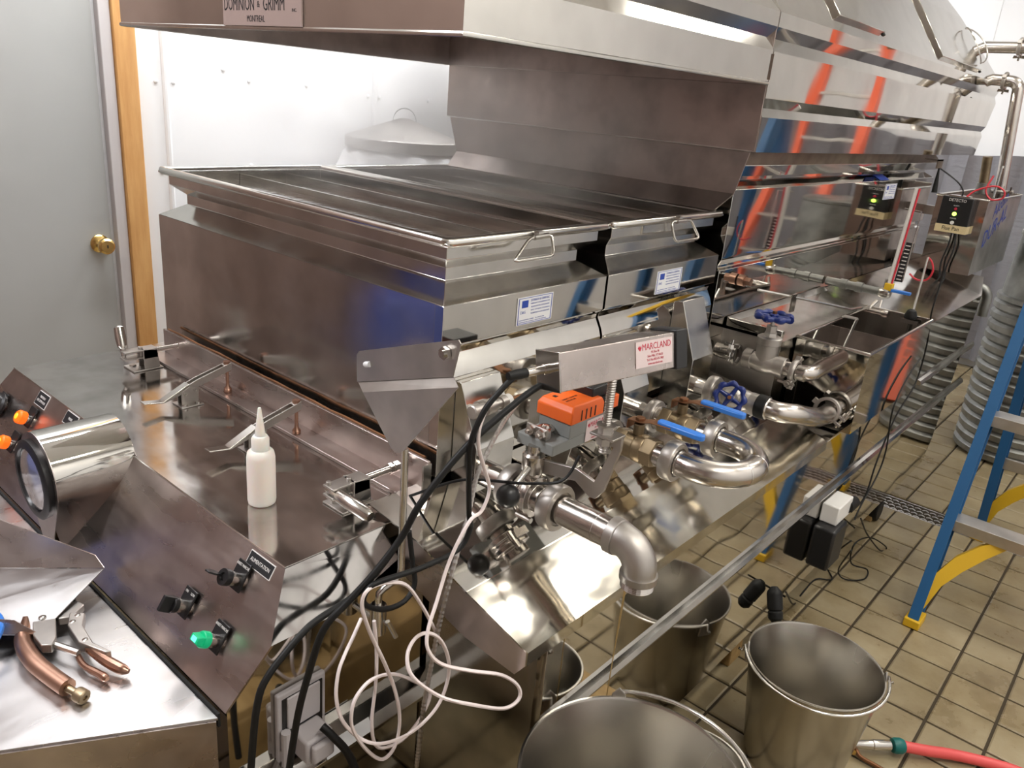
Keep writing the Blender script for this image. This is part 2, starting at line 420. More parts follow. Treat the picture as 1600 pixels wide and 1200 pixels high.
obj('apron_end', MB().slab([(-.9, .8205, .735), (-.735, .8205, .69), (-.62, .8205, .682), (-.6, .8205, .71), (-.6, .8205, .735), (-.735, .8205, .775), (-.857, .8205, .8145), (-.9, .8205, .82)], .003), 'panel', arch)
obj('apron_tab', MB().box(-.66, -.6, 2.085, 2.115, .736, .739), 'sheet', arch)
for y0, y1 in ((1.16, 1.24), (1.64, 1.72)):
    obj('bracket', MB().box(XS + .002, XS + .075, y0, y1, .838, .842).box(XS + .068, XS + .075, y0, y1, .822, .842), 'sheet', arch, bev=.001)
obj('rear_ledge', MB().slab([(-.615, 2.9, .922), (-.615, 3.80, .922), (-.66, 4.0, .97), (XS, 4.0, .985), (XS, 2.9, .985)], .004), 'sheet', arch)
obj('tank_shelf', MB().box(-.985, -.616, 2.095, 2.9, .712, .716).box(-.98, -.616, 2.9, 2.904, .70, .92), 'sheet', arch)
obj('rear_panel', MB().box(XS - .02, XS - .003, 2.042, 4.03, .716, .939), 'mirror', arch)
obj('side_ledge', MB().sheet([(XS + .001, .99), (XS + .02, .978), (-.80, .955), (-.797, .93)], 'y', 2.14, 2.9, .003).box(-.80, -.797, 2.14, 2.9, .716, .94), 'sheet', arch, smooth=8)
obj('ledge_front', MB().box(-.985, -.797, 2.137, 2.14, .716, .957), 'cast', arch)
obj('ledge_rib', MB().box(XS + .002, -.80, 2.14, 2.16, .965, .99), 'sheet', arch, bev=.002)
for y in (2.0, 3.3):
    for x in (-.72, -1.95):
        obj('leg', MB().box(x - .035, x + .035, y - .04, y + .04, 0, .215), 'oldwood', arch, bev=.004)
wh = obj('caster', MB().cyl((-.70, 3.30, .045), (-.67, 3.30, .045), .045, n=20).box(-.69, -.68, 3.27, 3.33, .05, .2), 'rubber', arch, bev=.003)

# ------------------------------------------------------------------ syrup pans
LETTER_FRAME = lambda y, z: frame((XS + .0082, y, z), (0, 1, 0), (0, 0, 1))
def sticker(parent, y0, y1, z0, z1, x):
    st = obj('maker_sticker', MB().box(x, x + .0012, y0, y1, z0, z1), 'sticker', parent, smooth=0, label='white sticker printed in blue')
    w, h = y1 - y0, z1 - z0
    def F(a, b): return frame((x + .0014, y0 + a * w, z0 + b * h), (0, 1, 0), (0, 0, 1))
    obj('emblem', MB().box(x + .0012, x + .0017, y0 + .12*w, y0 + .29*w, z0 + .62*h, z0 + .88*h)
        .box(x + .0012, x + .0017, y0 + .03*w, y0 + .97*w, z0 + .025*h, z0 + .04*h).box(x + .0012, x + .0017, y0 + .03*w, y0 + .97*w, z0 + .96*h, z0 + .975*h)
        .box(x + .0012, x + .0017, y0 + .03*w, y0 + .045*w, z0 + .03*h, z0 + .97*h).box(x + .0012, x + .0017, y0 + .955*w, y0 + .97*w, z0 + .03*h, z0 + .97*h), 'ink_blue', st, smooth=0)
    text('D&G', .15*h, F(.09, .45), 'ink_blue', st, sx=.9)
    for k, (s, sz) in enumerate((('DOMINION & GRIMM INC.', .125), ("FABRICANT D'EQUIPEMENT DE", .07), ("REVENDEURS D'ERABLIERE", .07), ('MFG. OF MAPLE SUGARING', .07), ('EQUIPMENT & ACCESSORIES', .07))):
        text(s, sz*h, F(.36 if k < 2 else .38, .85 - .12*k), 'ink_blue', st, sx=.6*w/(len(s)*.62*sz*h))
    text('ANJOU, MONTREAL, QUEBEC    TEL. (514) 351-3000', .05*h, F(.07, .17), 'ink_blue', st, sx=.86*w/(46*.6*.05*h))
    text('FABRIQUE AU CANADA   MADE IN CANADA', .055*h, F(.07, .09), 'ink_blue', st, sx=.86*w/(36*.62*.055*h))
def bail(parent, q, thick=.0035):
    """q = four corners of a wire handle hanging from the rim"""
    P = [Vector(p) for p in q]; pts = []
    for i in range(4):
        a, b, c = P[i-1], P[i], P[(i+1) % 4]
        pts += [b + (a-b).normalized()*.011, b + (a-b).normalized()*.003 + (c-b).normalized()*.003, b + (c-b).normalized()*.011]
    h = obj('handle', MB().tube(pts, thick, 8, cyclic=True), 'rod', parent, smooth=60)
    m = (P[0] + P[1]) / 2; d = (P[1] - P[0]).normalized()
    obj('hinge', MB().cyl(m - d*.022, m + d*.022, .0058, n=10).box(m.x - .012, m.x, m.y - .008, m.y + .008, m.z - .004, m.z + .01), 'rod', h)
def cover(parent, y0, y1, far=False):
    prof = [(XS + .004, 1.037), (XS + .017, 1.037), (XS + .068, .915), (XS + .066, .80), (XS + .004, .80)]
    if far: prof = [(XS + .004, 1.085), (XS + .03, 1.09), (XS + .085, .945), (XS + .083, .80), (XS + .004, .80)]
    c = obj('port_cover', MB().prism(prof, 'y', y0, y1), 'sheet', parent, smooth=10, bev=.0012)
    return c
def pan(name, label, y0, y1, divs, hq, stick, covers):
    t = thing(name, label, 'evaporator pan', ((XL + XS)/2, (y0 + y1)/2, .862), 'two open syrup pans at the front of the evaporator')
    R = lambda z, i: rect(XL, XS, y0, y1, z, i)
    obj('pan_wall', MB().loft([R(1.185, .02), R(1.186, .0), R(1.217, .052), R(1.241, .052), R(1.264, .022), R(1.286, .022), R(1.292, .004), R(1.297, .004), R(1.297, .024), R(1.262, .025), R(1.239, .055), R(1.2, .055)]), 'sheet', t, smooth=12, bev=.0008)
    obj('pan_box', MB().loft([rect(XL, XS - .022, y0, y1, .864), rect(XL, XS - .022, y0, y1, 1.1855)]), 'sheet', t, smooth=12)
    obj('side_plate', MB().prism([(XS - .022, .846), (XS + .003, .846), (XS + .003, 1.045), (XS - .003, 1.062), (XS - .016, 1.085), (XS - .014, 1.095), (XS, 1.108), (XS, 1.1856), (XS - .022, 1.1856)], 'y', y0, y1), 'mirror', t, smooth=12, bev=.0006)
    r = .0095; zc = 1.298
    pts = []
    for (cx, cy, a0) in ((XL + .02, y0 + .02, PI), (XS - .02, y0 + .02, 1.5*PI), (XS - .02, y1 - .02, 0), (XL + .02, y1 - .02, .5*PI)):
        pts += [(cx + .0115*math.cos(a0 + q), cy + .0115*math.sin(a0 + q), zc) for q in (0.0, .26*PI, .5*PI)]
    obj('rim', MB().tube(pts, r, 10, cyclic=True), 'rod', t, smooth=60)
    for d in divs:
        obj('divider', MB().box(XL + .028, XS - .028, d - .0015, d + .0015, 1.268, 1.288), 'sheet', t)
    s = obj('boiling_syrup', MB().loft([R(1.2005, .0555), R(1.2385, .0555), R(1.2615, .0255), R(1.272, .0252)]), 'syrup', t, smooth=0, label='dark steaming boiling syrup')
    bail(t, hq)
    sticker(t, *stick, XS + .0004)
    for c in covers: cover(t, *c)
    return t
front_pan = pan('syrup_pan', 'steel syrup pan nearest the control console, full of dark boiling syrup', YF, 1.478, (1.19, 1.335), [(-.958, 1.175, 1.296), (-.958, 1.243, 1.298), (-.935, 1.225, 1.262), (-.935, 1.105, 1.262)],
    (1.172, 1.285, 1.117, 1.174), ((1.008, 1.118), (1.322, 1.432)))
rear_pan = pan('syrup_pan', 'second steel syrup pan from the console, between the front pan and the hooded flue pan', 1.487, 2.018, (1.70, 1.86), [(-.958, 1.703, 1.296), (-.958, 1.80, 1.296), (-.945, 1.835, 1.250), (-.945, 1.715, 1.250)],
    (1.70, 1.822, 1.114, 1.172), ((1.512, 1.622), (1.80, 1.91, True)))

# ------------------------------------------------------------------ flue pan under the rear hood
flue = thing('flue_pan', 'tall mirror finished flue pan under the long rear hood', 'evaporator pan', ((XL + XS)/2, 3.0, .86))
F0, F1 = 2.042, 4.03
RF = lambda z, i: rect(XL, XS, F0, F1, z, i)
obj('pan_wall', MB().loft([RF(.94, .003), RF(1.137, .003), RF(1.142, .016), RF(1.149, .016), RF(1.168, .001), RF(1.178, .0), RF(1.36, 0), RF(1.386, .045), RF(1.390, .045), RF(1.396, -.008), RF(1.425, -.012), RF(1.458, .012), RF(1.458, .03), RF(1.38, .035)]), 'mirror', flue, smooth=8, bev=.0008)
obj('splash_plate', MB().slab([(XL + .02, F0 - .02, 1.352), (XS + .01, F0 - .02, 1.352), (XS + .035, F0 - .02, 1.462), (XL - .02, F0 - .02, 1.462)], .004).slab([(XL + .02, F0 - .02, 1.352), (XL + .02, F0 - .06, 1.305), (XS - .02, F0 - .06, 1.305), (XS + .01, F0 - .02, 1.352)], .003), 'inner', flue)
bail(flue, [(XS - .03, 2.345, 1.459), (XS - .03, 2.488, 1.46), (XS + .0, 2.49, 1.425), (XS + .0, 2.365, 1.425)], .0045)
bo = obj('bolt', MB().cyl((XS, 2.179, 1.098), (XS + .02, 2.179, 1.098), .017, n=16).hexnut((XS + .02, 2.179, 1.098), (1, 0, 0), .013, .018), 'copper', flue, label='copper coloured pipe plug')
sticker(flue, 3.36, 3.50, 1.285, 1.345, XS + .0004)
obj('sticker_flap', MB().slab([(XS + .002, 3.27, 1.3615), (XS + .002, 3.38, 1.3615), (XS - .03, 3.38, 1.379), (XS - .03, 3.27, 1.379)], -.001), 'ink_blue', flue)
obj('latch_bracket', MB().box(-.955, -.90, 3.74, 3.82, 1.44, 1.446).box(-.905, -.90, 3.74, 3.82, 1.41, 1.446), 'sheet', flue)

# ------------------------------------------------------------------ hoods
HX = -.924; HL = XL - .04
def hood(name, label, y0, y1, yt, lv, inner, group, ms='hood'):
    t = thing(name, label, 'hood', ((HX + HL)/2, (y0 + y1)/2, lv[0][0]), group)
    def L(z, i, k): return [(HL + i, y0 + (i if k else 0), z), (HX - i, y0 + (i if k else 0), z), (HX - i, y1 + (yt - y1)*min(1, max(0, (z - lv[0][0])/.25)) - (i if z > 1.79 else 0)*1.6, z), (HL + i, y1 + (yt - y1)*min(1, max(0, (z - lv[0][0])/.25)) - (i if z > 1.79 else 0)*1.6, z)]
    out = [L(z, i, 0) for z, i in lv]
    inn = [L(z, i + .006, 0) for z, i in lv]
    for l in inn:
        l[0] = (l[0][0], l[0][1] + .006, l[0][2]); l[1] = (l[1][0], l[1][1] + .006, l[1][2]); l[2] = (l[2][0], l[2][1] - .006, l[2][2]); l[3] = (l[3][0], l[3][1] - .006, l[3][2])
    s = MB(); n = len(out)
    s.loft(out, caps=False); s.add(out[-1], [(0, 1, 2, 3)])
    o = obj('hood_shell', s, ms, t, smooth=8)
    if inner:
        q = MB().loft(inn, caps=False); q.add(inn[-1], [(3, 2, 1, 0)]); obj('hood_lining', q, 'inner', t, smooth=8)
        a, b = out[0], inn[0]
        obj('bottom_lip', MB().tube([Vector(p) + Vector((0, 0, .003)) for p in a], .0045, 8, cyclic=True), 'rod', t)
    else:
        obj('bottom_plate', MB().add([(x, y, z + .004) for x, y, z in out[0]], [(3, 2, 1, 0)]), 'inner', t)
    return t
fh = hood('steam_hood', 'front steel steam hood with a name plate hanging above the open syrup pans', .928, 2.021, 2.021,
    [(1.628, 0), (1.708, 0), (1.736, .012), (1.762, 0), (1.796, 0), (2.05, .176), (2.2, .3), (2.45, .5)], True, 'steam hoods over the evaporator')
rh = hood('steam_hood', 'long mirror finished rear steam hood with hatches over the flue pan', 2.026, 4.454, 4.62,
    [(1.463, 0), (1.550, 0), (1.572, .012), (1.596, 0), (1.706, 0), (1.736, .012), (1.762, 0), (1.796, 0), (2.05, .176), (2.2, .3), (2.45, .5)], False, 'steam hoods over the evaporator', 'mirror')
obj('front_plate', MB().box(HL + .004, HX - .003, 2.0215, 2.0255, 1.466, 1.80), 'inner', rh)
np_ = obj('name_plate', MB().box(-1.602, -1.333, .9235, .9275, 1.634, 1.76), 'plate', fh, smooth=0, bev=.0008, label='brownish grey metal name plate with black lettering')
PF = lambda x, z: frame((x, .9232, z), (1, 0, 0), (0, 0, 1))
text('DOMINION', .034, PF(-1.597, 1.672), 'ink_black', np_, sx=.62)
text('&', .016, PF(-1.478, 1.672), 'ink_black', np_)
text('GRIMM', .034, PF(-1.458, 1.672), 'ink_black', np_, sx=.68)
text('INC.', .008, PF(-1.363, 1.662), 'ink_black', np_)
text('MONTREAL', .0165, PF(-1.5145, 1.6465), 'ink_black', np_, sx=.72)
obj('seam_strip', MB().box(HX - .002, HX + .004, 2.0215, 2.0295, 1.64, 1.70), 'hood', rh)
# hatches on the hood's slope
SL = Vector((-.176, 0, .254)).normalized()
def on_slope(y, s, off=0.0): return (Vector((HX, y, 1.796)) + SL * s + Vector((.254, 0, .176)).normalized() * off)
def hatch(y0, y1, s0, s1, ring):
    h = obj('hatch', MB().slab([on_slope(y0, s0, .012), on_slope(y1, s0, .012), on_slope(y1, s1, .012), on_slope(y0, s1, .012)], .014), 'hood', rh, bev=.002)
    obj('hatch_gap', MB().slab([on_slope(y1, s0 - .004, .004), on_slope(y1 + .02, s0 - .004, .004), on_slope(y1 + .02, s1, .004), on_slope(y1, s1, .004)], .004), 'gap', h)
    if ring:
        c = on_slope(y1 - .02, (s0 + s1)/2 - .02, .02)
        obj('wire_handle', MB().tube([c + Vector((0, .1*math.cos(q), 0)) + SL*(.085*math.sin(q)) + Vector((.254, 0, .176)).normalized()*.03*abs(math.cos(q)) for q in [2*PI*k/24 for k in range(24)]], .003, 6, cyclic=True), 'rod', h)
hatch(2.45, 2.86, .045, .24, False)
hatch(3.55, 4.20, .03, .29, True)
# ------------------------------------------------------------------ control console in front of the pans
con = thing('control_console', 'low steel control console with switches and gauge in front of the syrup pans', 'console', (-1.5, .7, 0))
CX0, CX1, CYF = -2.087, -.931, .607
obj('deck', MB().box(CX0, CX1, CYF, .985, .816, .82), 'console', con, smooth=0)
pf = [(CX0, CYF, .82), (CX1, CYF, .82), (-.883, .548, .73), (-.907, .481, .627), (-2.111, .481, .627), (-2.135, .548, .73)]
obj('sloped_panel', MB().slab(pf[::-1], .004), 'panel', con, smooth=0)
obj('side_chamfer', MB().slab([(CX1, CYF, .82), (CX1, .985, .82), (-.908, .985, .776), (-.908, .872, .775), (-.882, .675, .729), (-.883, .548, .73)][::-1], .003), 'console', con, smooth=0)
obj('side_chamfer', MB().slab([(CX0, CYF, .82), (CX0, .985, .82), (-2.135, .985, .73), (-2.135, .548, .73)], .003), 'console', con, smooth=0)
obj('console_body', MB().prism([(.485, 0), (.485, .622), (.552, .722), (.96, .722), (.96, 0)], 'x', CX0 + .01, -.909), 'mirror', con, smooth=0)
obj('guard_rail', MB().prism([(-.909, .436), (-.872, .436), (-.866, .45), (-.880, .470), (-.909, .476)], 'y', .49, 1.06), 'sheet', con, bev=.0015)
rs = obj('rail_sticker', MB().slab([(-.8655, .64, .4515), (-.8655, .74, .4515), (-.8795, .74, .4715), (-.8795, .64, .4715)], -.0012), 'sticker', con, smooth=0, label='small white printed sticker')
text('ATTENTION  CAUTION', .006, frame((-.8655, .645, .4525), (0, 1, 0), (-.014, 0, .02)), 'ink_black', rs, sx=.9)
obj('edge_trim', MB().tube([(CX0, CYF, .8205), (CX1, CYF, .8205), (CX1, .985, .8205)], .0018, 6), 'rod', con)
# angle bar that the toggle clamps press on
ab = thing('angle_bar', 'long steel angle bar lying on the deck against the front pan', 'angle bar', (-1.5, .93, .82))
obj('foot_flange', MB().box(-1.99, -.962, .893, .945, .8205, .828), 'panel', ab, bev=.001)
obj('upright_flange', MB().box(-1.99, -.962, .938, .945, .828, .892), 'panel', ab, bev=.001)
obj('end_plate', MB().box(-.9625, -.9585, .925, .945, .822, .888), 'sheet', ab)
obj('rope_seal', MB().tube([(-1.985 + .05*k, .952 + random.uniform(-.001, .001), .889 + random.uniform(-.0015, .0015)) for k in range(21)], .0032, 8), 'rust', ab, label='brown heat stained rope seal along the top edge')
# gauge barrel
gx, gz, gr_ = -1.535, .79, .088
prof = []
for k in range(33):
    q = (-28 + 236*k/32)*PI/180; prof.append((gx + gr_*math.cos(q), gz + gr_*math.sin(q)))
apex = (gx + .006, .60)
prof = [apex] + prof
def dens(P, n):
    out = []
    for a, b in zip(P, P[1:] + P[:1]):
        m = max(1, int(math.hypot(b[0]-a[0], b[1]-a[1])/.02))
        out += [(a[0] + (b[0]-a[0])*k/m, a[1] + (b[1]-a[1])*k/m) for k in range(m)]
    return out
prof = dens(prof, 6)
gyf = .463
def yback(z): return max(gyf + .0005, min(.612, CYF - (.82 - z)/1.54))
gauge = obj('gauge_barrel', MB().loft([[(x, gyf, z) for x, z in prof], [(x, yback(z), z) for x, z in prof]], caps=False), 'mirror', con, smooth=40, label='mirror bright barrel of the temperature gauge')
obj('front_plate', MB().prism(prof, 'y', gyf - .0015, gyf), 'panel', gauge)
obj('back_plate', MB().prism([(gx + gr_*math.cos(PI*k/16), max(.821, gz + gr_*math.sin(PI*k/16))) for k in range(17)], 'y', .6105, .612), 'panel', gauge)
obj('bezel', MB().lathe([(.078, 0.012), (.08, .0), (.074, -.004), (.064, -.004), (.062, .006)], (gx, gyf - .013, gz - .004), (0, 1, 0), 40, caps=False), 'black', gauge, smooth=40)
obj('dial', MB().cyl((gx, .4575, gz - .004), (gx, .461, gz - .004), .063, n=32), 'plate', gauge)
dm = MB()
for k in range(25):
    q = (-225 + k*11.25) * PI/180; c, s_ = math.cos(q), math.sin(q); r0, r1 = (.042 if k % 4 == 0 else .047), .055
    dm.add([(gx + r0*c - .001*s_, .457, gz - .004 - r0*s_ - .001*c), (gx + r1*c - .001*s_, .457, gz - .004 - r1*s_ - .001*c), (gx + r1*c + .001*s_, .457, gz - .004 - r1*s_ + .001*c), (gx + r0*c + .001*s_, .457, gz - .004 - r0*s_ + .001*c)], [(0, 1, 2, 3)])
obj('dial_marks', dm, 'ink_black', gauge, smooth=0)
obj('pointer', MB().prism([(gx - .004, gz), (gx + .03, gz - .045), (gx + .004, gz + .002)], 'y', .4558, .4565), 'ink_black', gauge, smooth=0)
obj('lens', MB().lathe([(.063, 0), (.061, -.004), (.045, -.009), (.02, -.0115), (.0, -.012)], (gx, .4545, gz - .004), (0, 1, 0), 32, caps=False), 'glass', gauge)
# panel frame: x along the panel, y up the slope, z out of it
UP = Vector((0, .126, .194)).normalized(); OUT = Vector((0, -.194, .126)).normalized()
def pt(x, s, o=0.0): return Vector((x, CYF, .82)) - UP*s + OUT*o
def PFR(x, s, o=0.0):
    c = pt(x, s, o); return frame(c, (1, 0, 0), UP)
def small_plate(x, s, w, h, lines, sz, parent, hgt=.0015, name='label_plate'):
    p_ = obj(name, MB(PFR(x, s, .0)).box(-w/2, w/2, -h/2, h/2, .0005, hgt), 'ink_black', parent, smooth=0)
    n_ = len(lines)
    for k, t_ in enumerate(lines):
        text(t_, sz, PFR(x, s - (n_ - 1)*sz*.6 + k*sz*1.2, hgt + .0003), 'ink_white', p_, 'CENTER', sx=min(1, .9*w/(len(t_)*.66*sz)))
    obj('plate_border', MB(PFR(x, s, 0)).box(-w/2 - .0015, w/2 + .0015, -h/2 - .0015, h/2 + .0015, .0002, .001), 'ink_white', p_, smooth=0)
small_plate(-.985, .019, .066, .022, ['ALIMENTATION'], .009, con)
small_plate(-1.884, .02, .056, .030, ['NIVEAU', 'DE SYPHON'], .008, con)
small_plate(-1.73, .017, .056, .026, ['PRISE'], .008, con)
def switch_base(x, s, lines, name):
    T = PFR(x, s)
    b = obj(name, MB(T).lathe([(.0145, 0), (.0145, .004), (.0115, .005), (.0115, .02), (.0125, .021), (.0125, .026)], (0, 0, 0), (0, 0, 1), 24), 'pipe', con)
    lp = obj('legend_plate', MB(T).box(-.017, .017, -.017, .031, .0045, .008), 'black', b, bev=.001)
    for k, t_ in enumerate(lines):
        text(t_, .0065, frame(T @ Vector((0 if len(lines) == 1 else -.009 + .018*k, .0235, .0084)), (1, 0, 0), UP), 'ink_white', lp, 'CENTER', sx=.75)
    return T, b
T, b = switch_base(-1.012, .058, ['ARRET MARCHE'], 'key_switch')
obj('key_ring', MB(T).lathe([(.0135, .026), (.014, .032), (.0135, .037), (.007, .037), (.006, .034)], (0, 0, 0), (0, 0, 1), 24), 'black', b)
obj('key', MB(T).prism([(-.010, .034), (-.006, .034), (-.004, .046), (-.008, .058), (-.018, .060), (-.024, .048), (-.018, .038)], 'y', -.0015, .0015), 'black', b, bev=.0006)
T, b = switch_base(-1.1, .148, ['ON', 'LOW'], 'selector_switch')
obj('selector_knob', MB(T).lathe([(.0135, .024), (.0135, .034), (.0, .0345)], (0, 0, 0), (0, 0, 1), 24).loft([[(-.006, -.0135, .03), (.006, -.0135, .03), (.006, .0135, .03), (-.006, .0135, .03)], [(-.0035, -.0135, .052), (.0035, -.0135, .052), (.0035, .0135, .052), (-.0035, .0135, .052)]]), 'black', b, bev=.0008)
T, b = switch_base(-.992, .155, ['ARRET MARCHE'], 'lit_selector')
obj('green_lens', MB(T).lathe([(.0135, .024), (.0135, .034), (.0125, .0365), (.0, .037)], (0, 0, 0), (0, 0, 1), 24).loft([[(-.011, -.008, .03), (.011, -.008, .03), (.011, .008, .03), (-.011, .008, .03)], [(-.010, -.0055, .049), (.010, -.0055, .049), (.010, .0055, .049), (-.010, .0055, .049)]]), 'lamp_green', b, bev=.001, label='glowing green lens')
obj('green_core', MB(T).box(-.006, .006, -.004, .004, .0485, .0495), 'lamp_mint', b)
for x, s in ((-1.884, .072), (-1.9, .140)):
    T, b = switch_base(x, s, [''], 'signal_lamp')
    ln = obj('orange_lens', MB(T).lathe([(.0145, .016), (.0155, .02), (.0155, .03), (.013, .0335), (.006, .035), (0, .0355)], (0, 0, 0), (0, 0, 1), 24), 'lamp_orange', b, label='glowing orange lens')
    obj('lamp_core', MB(T).lathe([(.0075, .0352), (.006, .0364), (0, .0366)], (0, 0, 0), (0, 0, 1), 16), 'lamp_core', b)
T, b = switch_base(-2.045, .088, [''], 'regulator_knob')
obj('dial_knob', MB(T).lathe([(.03, .006), (.03, .012), (.024, .016), (.022, .04), (.019, .044), (0, .0445)], (0, 0, 0), (0, 0, 1), 28), 'black', b)
# toggle clamps on the deck
def push_clamp(x, y, label, swing, hl=1.0):
    t = thing('toggle_clamp', label, 'clamp', (x, y, .82))
    T = Matrix.Translation((x, y, .82))
    obj('base', MB(T).box(-.03, .03, -.045, .03, .0004, .004), 'cast', t, bev=.0008)
    obj('bolt', MB(T).hexnut((-.012, -.03, .004), (0, 0, 1), .009, .005).hexnut((.014, .012, .004), (0, 0, 1), .009, .005), 'rod', t)
    obj('bracket', MB(T).prism([(-.016, .004), (.024, .004), (.018, .05), (-.016, .056)], 'x', .022, .026).prism([(-.016, .004), (.024, .004), (.018, .05), (-.016, .056)], 'x', -.008, -.004).box(-.008, .026, -.018, .02, .03, .054), 'cast', t, bev=.0008)
    obj('plunger', MB(T).tube([(.009, .01, .045), (.009, .095, .045)], .0075, 12).hexnut((.009, .078, .045), (0, 1, 0), .011, .008).hexnut((.009, .09, .045), (0, 1, 0), .0105, .012), 'pipe', t)
    obj('link', MB(T).box(-.006, .024, -.062, -.012, .05, .054).box(-.006, .024, -.062, -.012, .032, .036).cyl((.002, -.055, .028), (.002, -.055, .06), .005, n=10).cyl((.012, -.018, .028), (.012, -.018, .06), .005, n=10), 'cast', t, bev=.0006)
    h0 = Vector((.002, -.055, .045)); d = Vector(swing).normalized()
    obj('handle', MB(T).lathe([(.0065, -.004), (.007, .02*hl), (.012, .028*hl), (.0135, .06*hl), (.0125, .098*hl), (.009, .104*hl), (0, .1045*hl)], h0, d, 16), 'rod', t)
    return t
push_clamp(-1.925, .858, 'push toggle clamp with upright handle at the far left end of the deck', (-.45, .1, .85), .68)
push_clamp(-1.035, .82, 'push toggle clamp with handle lying flat beside the bracket pole', (.98, .12, -.16))
def hold_clamp(x, y, label):
    t = thing('toggle_clamp', label, 'clamp', (x, y, .82), 'low hold-down clamps in the middle of the deck')
    T = Matrix.Translation((x, y, .82))
    obj('base', MB(T).prism([(-.024, -.026), (.024, -.026), (.024, .026), (-.024, .026)], 'z', .0004, .003), 'cast', t, bev=.0006)
    obj('bolt', MB(T).cyl((.015, -.016, .003), (.015, -.016, .0075), .007, n=12).cyl((.015, .016, .003), (.015, .016, .0075), .007, n=12).cyl((-.015, .016, .003), (-.015, .016, .0075), .007, n=12), 'rod', t)
    obj('bracket', MB(T).prism([(-.02, .003), (.02, .003), (.022, .04), (.0, .046), (-.02, .036)], 'x', .008, .011).prism([(-.02, .003), (.02, .003), (.022, .04), (.0, .046), (-.02, .036)], 'x', -.011, -.008), 'cast', t, bev=.0006)
    obj('pivot', MB(T).cyl((-.014, .012, .036), (.014, .012, .036), .004, n=10).cyl((-.014, -.012, .03), (.014, -.012, .03), .004, n=10), 'rod', t)
    obj('arm', MB(T).prism([(.0, .034), (.02, .04), (.107, .064), (.107, .082), (.02, .058), (.0, .050)], 'x', -.0095, -.0065).prism([(.0, .034), (.02, .04), (.107, .064), (.107, .082), (.02, .058), (.0, .050)], 'x', .0065, .0095).prism([(.09, .0755), (.107, .0805), (.107, .082), (.09, .077)], 'x', -.0065, .0065), 'cast', t, bev=.0006)
    obj('spindle', MB(T).cyl((0, .1, .084), (0, .1, .022), .004, n=10).hexnut((0, .1, .078), (0, 0, 1), .0085, .007).hexnut((0, .1, .06), (0, 0, 1), .0085, .006).lathe([(.009, 0), (.0095, .006), (.005, .013), (.004, .02)], (0, .1, .0085), (0, 0, 1), 12), 'copper', t, label='threaded spindle with worn foot')
    obj('handle', MB(T).prism([(.0, .036), (-.055, .020), (-.062, .019), (-.105, .026), (-.105, .0285), (-.062, .022), (-.055, .026), (.0, .052)], 'x', -.0105, .0105), 'rod', t, bev=.0008)
    return t
hold_clamp(-1.637, .818, 'hold-down toggle clamp standing between the gauge barrel and the angle bar')
hold_clamp(-1.338, .806, 'hold-down toggle clamp half hidden behind the white squeeze bottle')
# squeeze bottle
bt = thing('squeeze_bottle', 'white plastic squeeze bottle with a pointed nozzle on the console deck', 'bottle', (-1.135, .694, .82))
obj('bottle_body', MB().lathe([(.021, .0005), (.024, .003), (.025, .008), (.025, .092), (.023, .102), (.0175, .107)], (-1.135, .694, .82), (0, 0, 1), 28), 'bottle', bt, smooth=40)
obj('cap', MB().lathe([(.0155, .1065), (.0155, .128), (.0125, .133), (.009, .134)], (-1.135, .694, .82), (0, 0, 1), 28), 'bottle', bt)
obj('nozzle', MB().lathe([(.0095, .133), (.003, .184), (.0022, .186), (0, .1862)], (-1.135, .694, .82), (0, 0, 1), 20), 'bottle', bt)
# ------------------------------------------------------------------ shelf before the console, things on it
sh = thing('front_shelf', 'pale steel work shelf below the control panel', 'shelf', (-1.4, .35, 0))
obj('shelf_top', MB().prism([(-.913, .472), (-1.25, -.08), (-1.93, -.08), (-1.93, .472)], 'z', .616, .62), 'shelf', sh, smooth=0)
obj('shelf_front', MB().slab([(-.915, .47, .616), (-.915, .47, .1), (-1.25, -.08, .1), (-1.25, -.08, .616)], .004), 'panel', sh, smooth=0)
obj('shelf_gap_strip', MB().box(-1.93, -.915, .473, .477, .6, .625), 'gap', sh)  # black strip painted for the shaded gap between shelf and panel
sc_ = thing('scoop', 'open steel sheet metal scoop lying against the control panel', 'scoop', (-1.45, .42, .62))
obj('scoop_bottom', MB().slab([(-1.343, .49, .666), (-1.56, .25, .664), (-1.40, .17, .655), (-1.25, .345, .648)], .002), 'shelf', sc_, smooth=0)
obj('back_flange', MB().slab([(-1.343, .4905, .667), (-1.352, .4805, .694), (-1.56, .25, .84), (-1.56, .25, .666)], .002), 'panel', sc_, smooth=0)
obj('front_flange', MB().slab([(-1.25, .345, .649), (-1.28, .320, .672), (-1.40, .187, .69), (-1.40, .17, .656)], .002), 'panel', sc_, smooth=0)
obj('scoop_foot', MB().prism([(-1.355, .44), (-1.44, .35), (-1.40, .29), (-1.33, .36)], 'z', .6205, .65), 'gap', sc_)
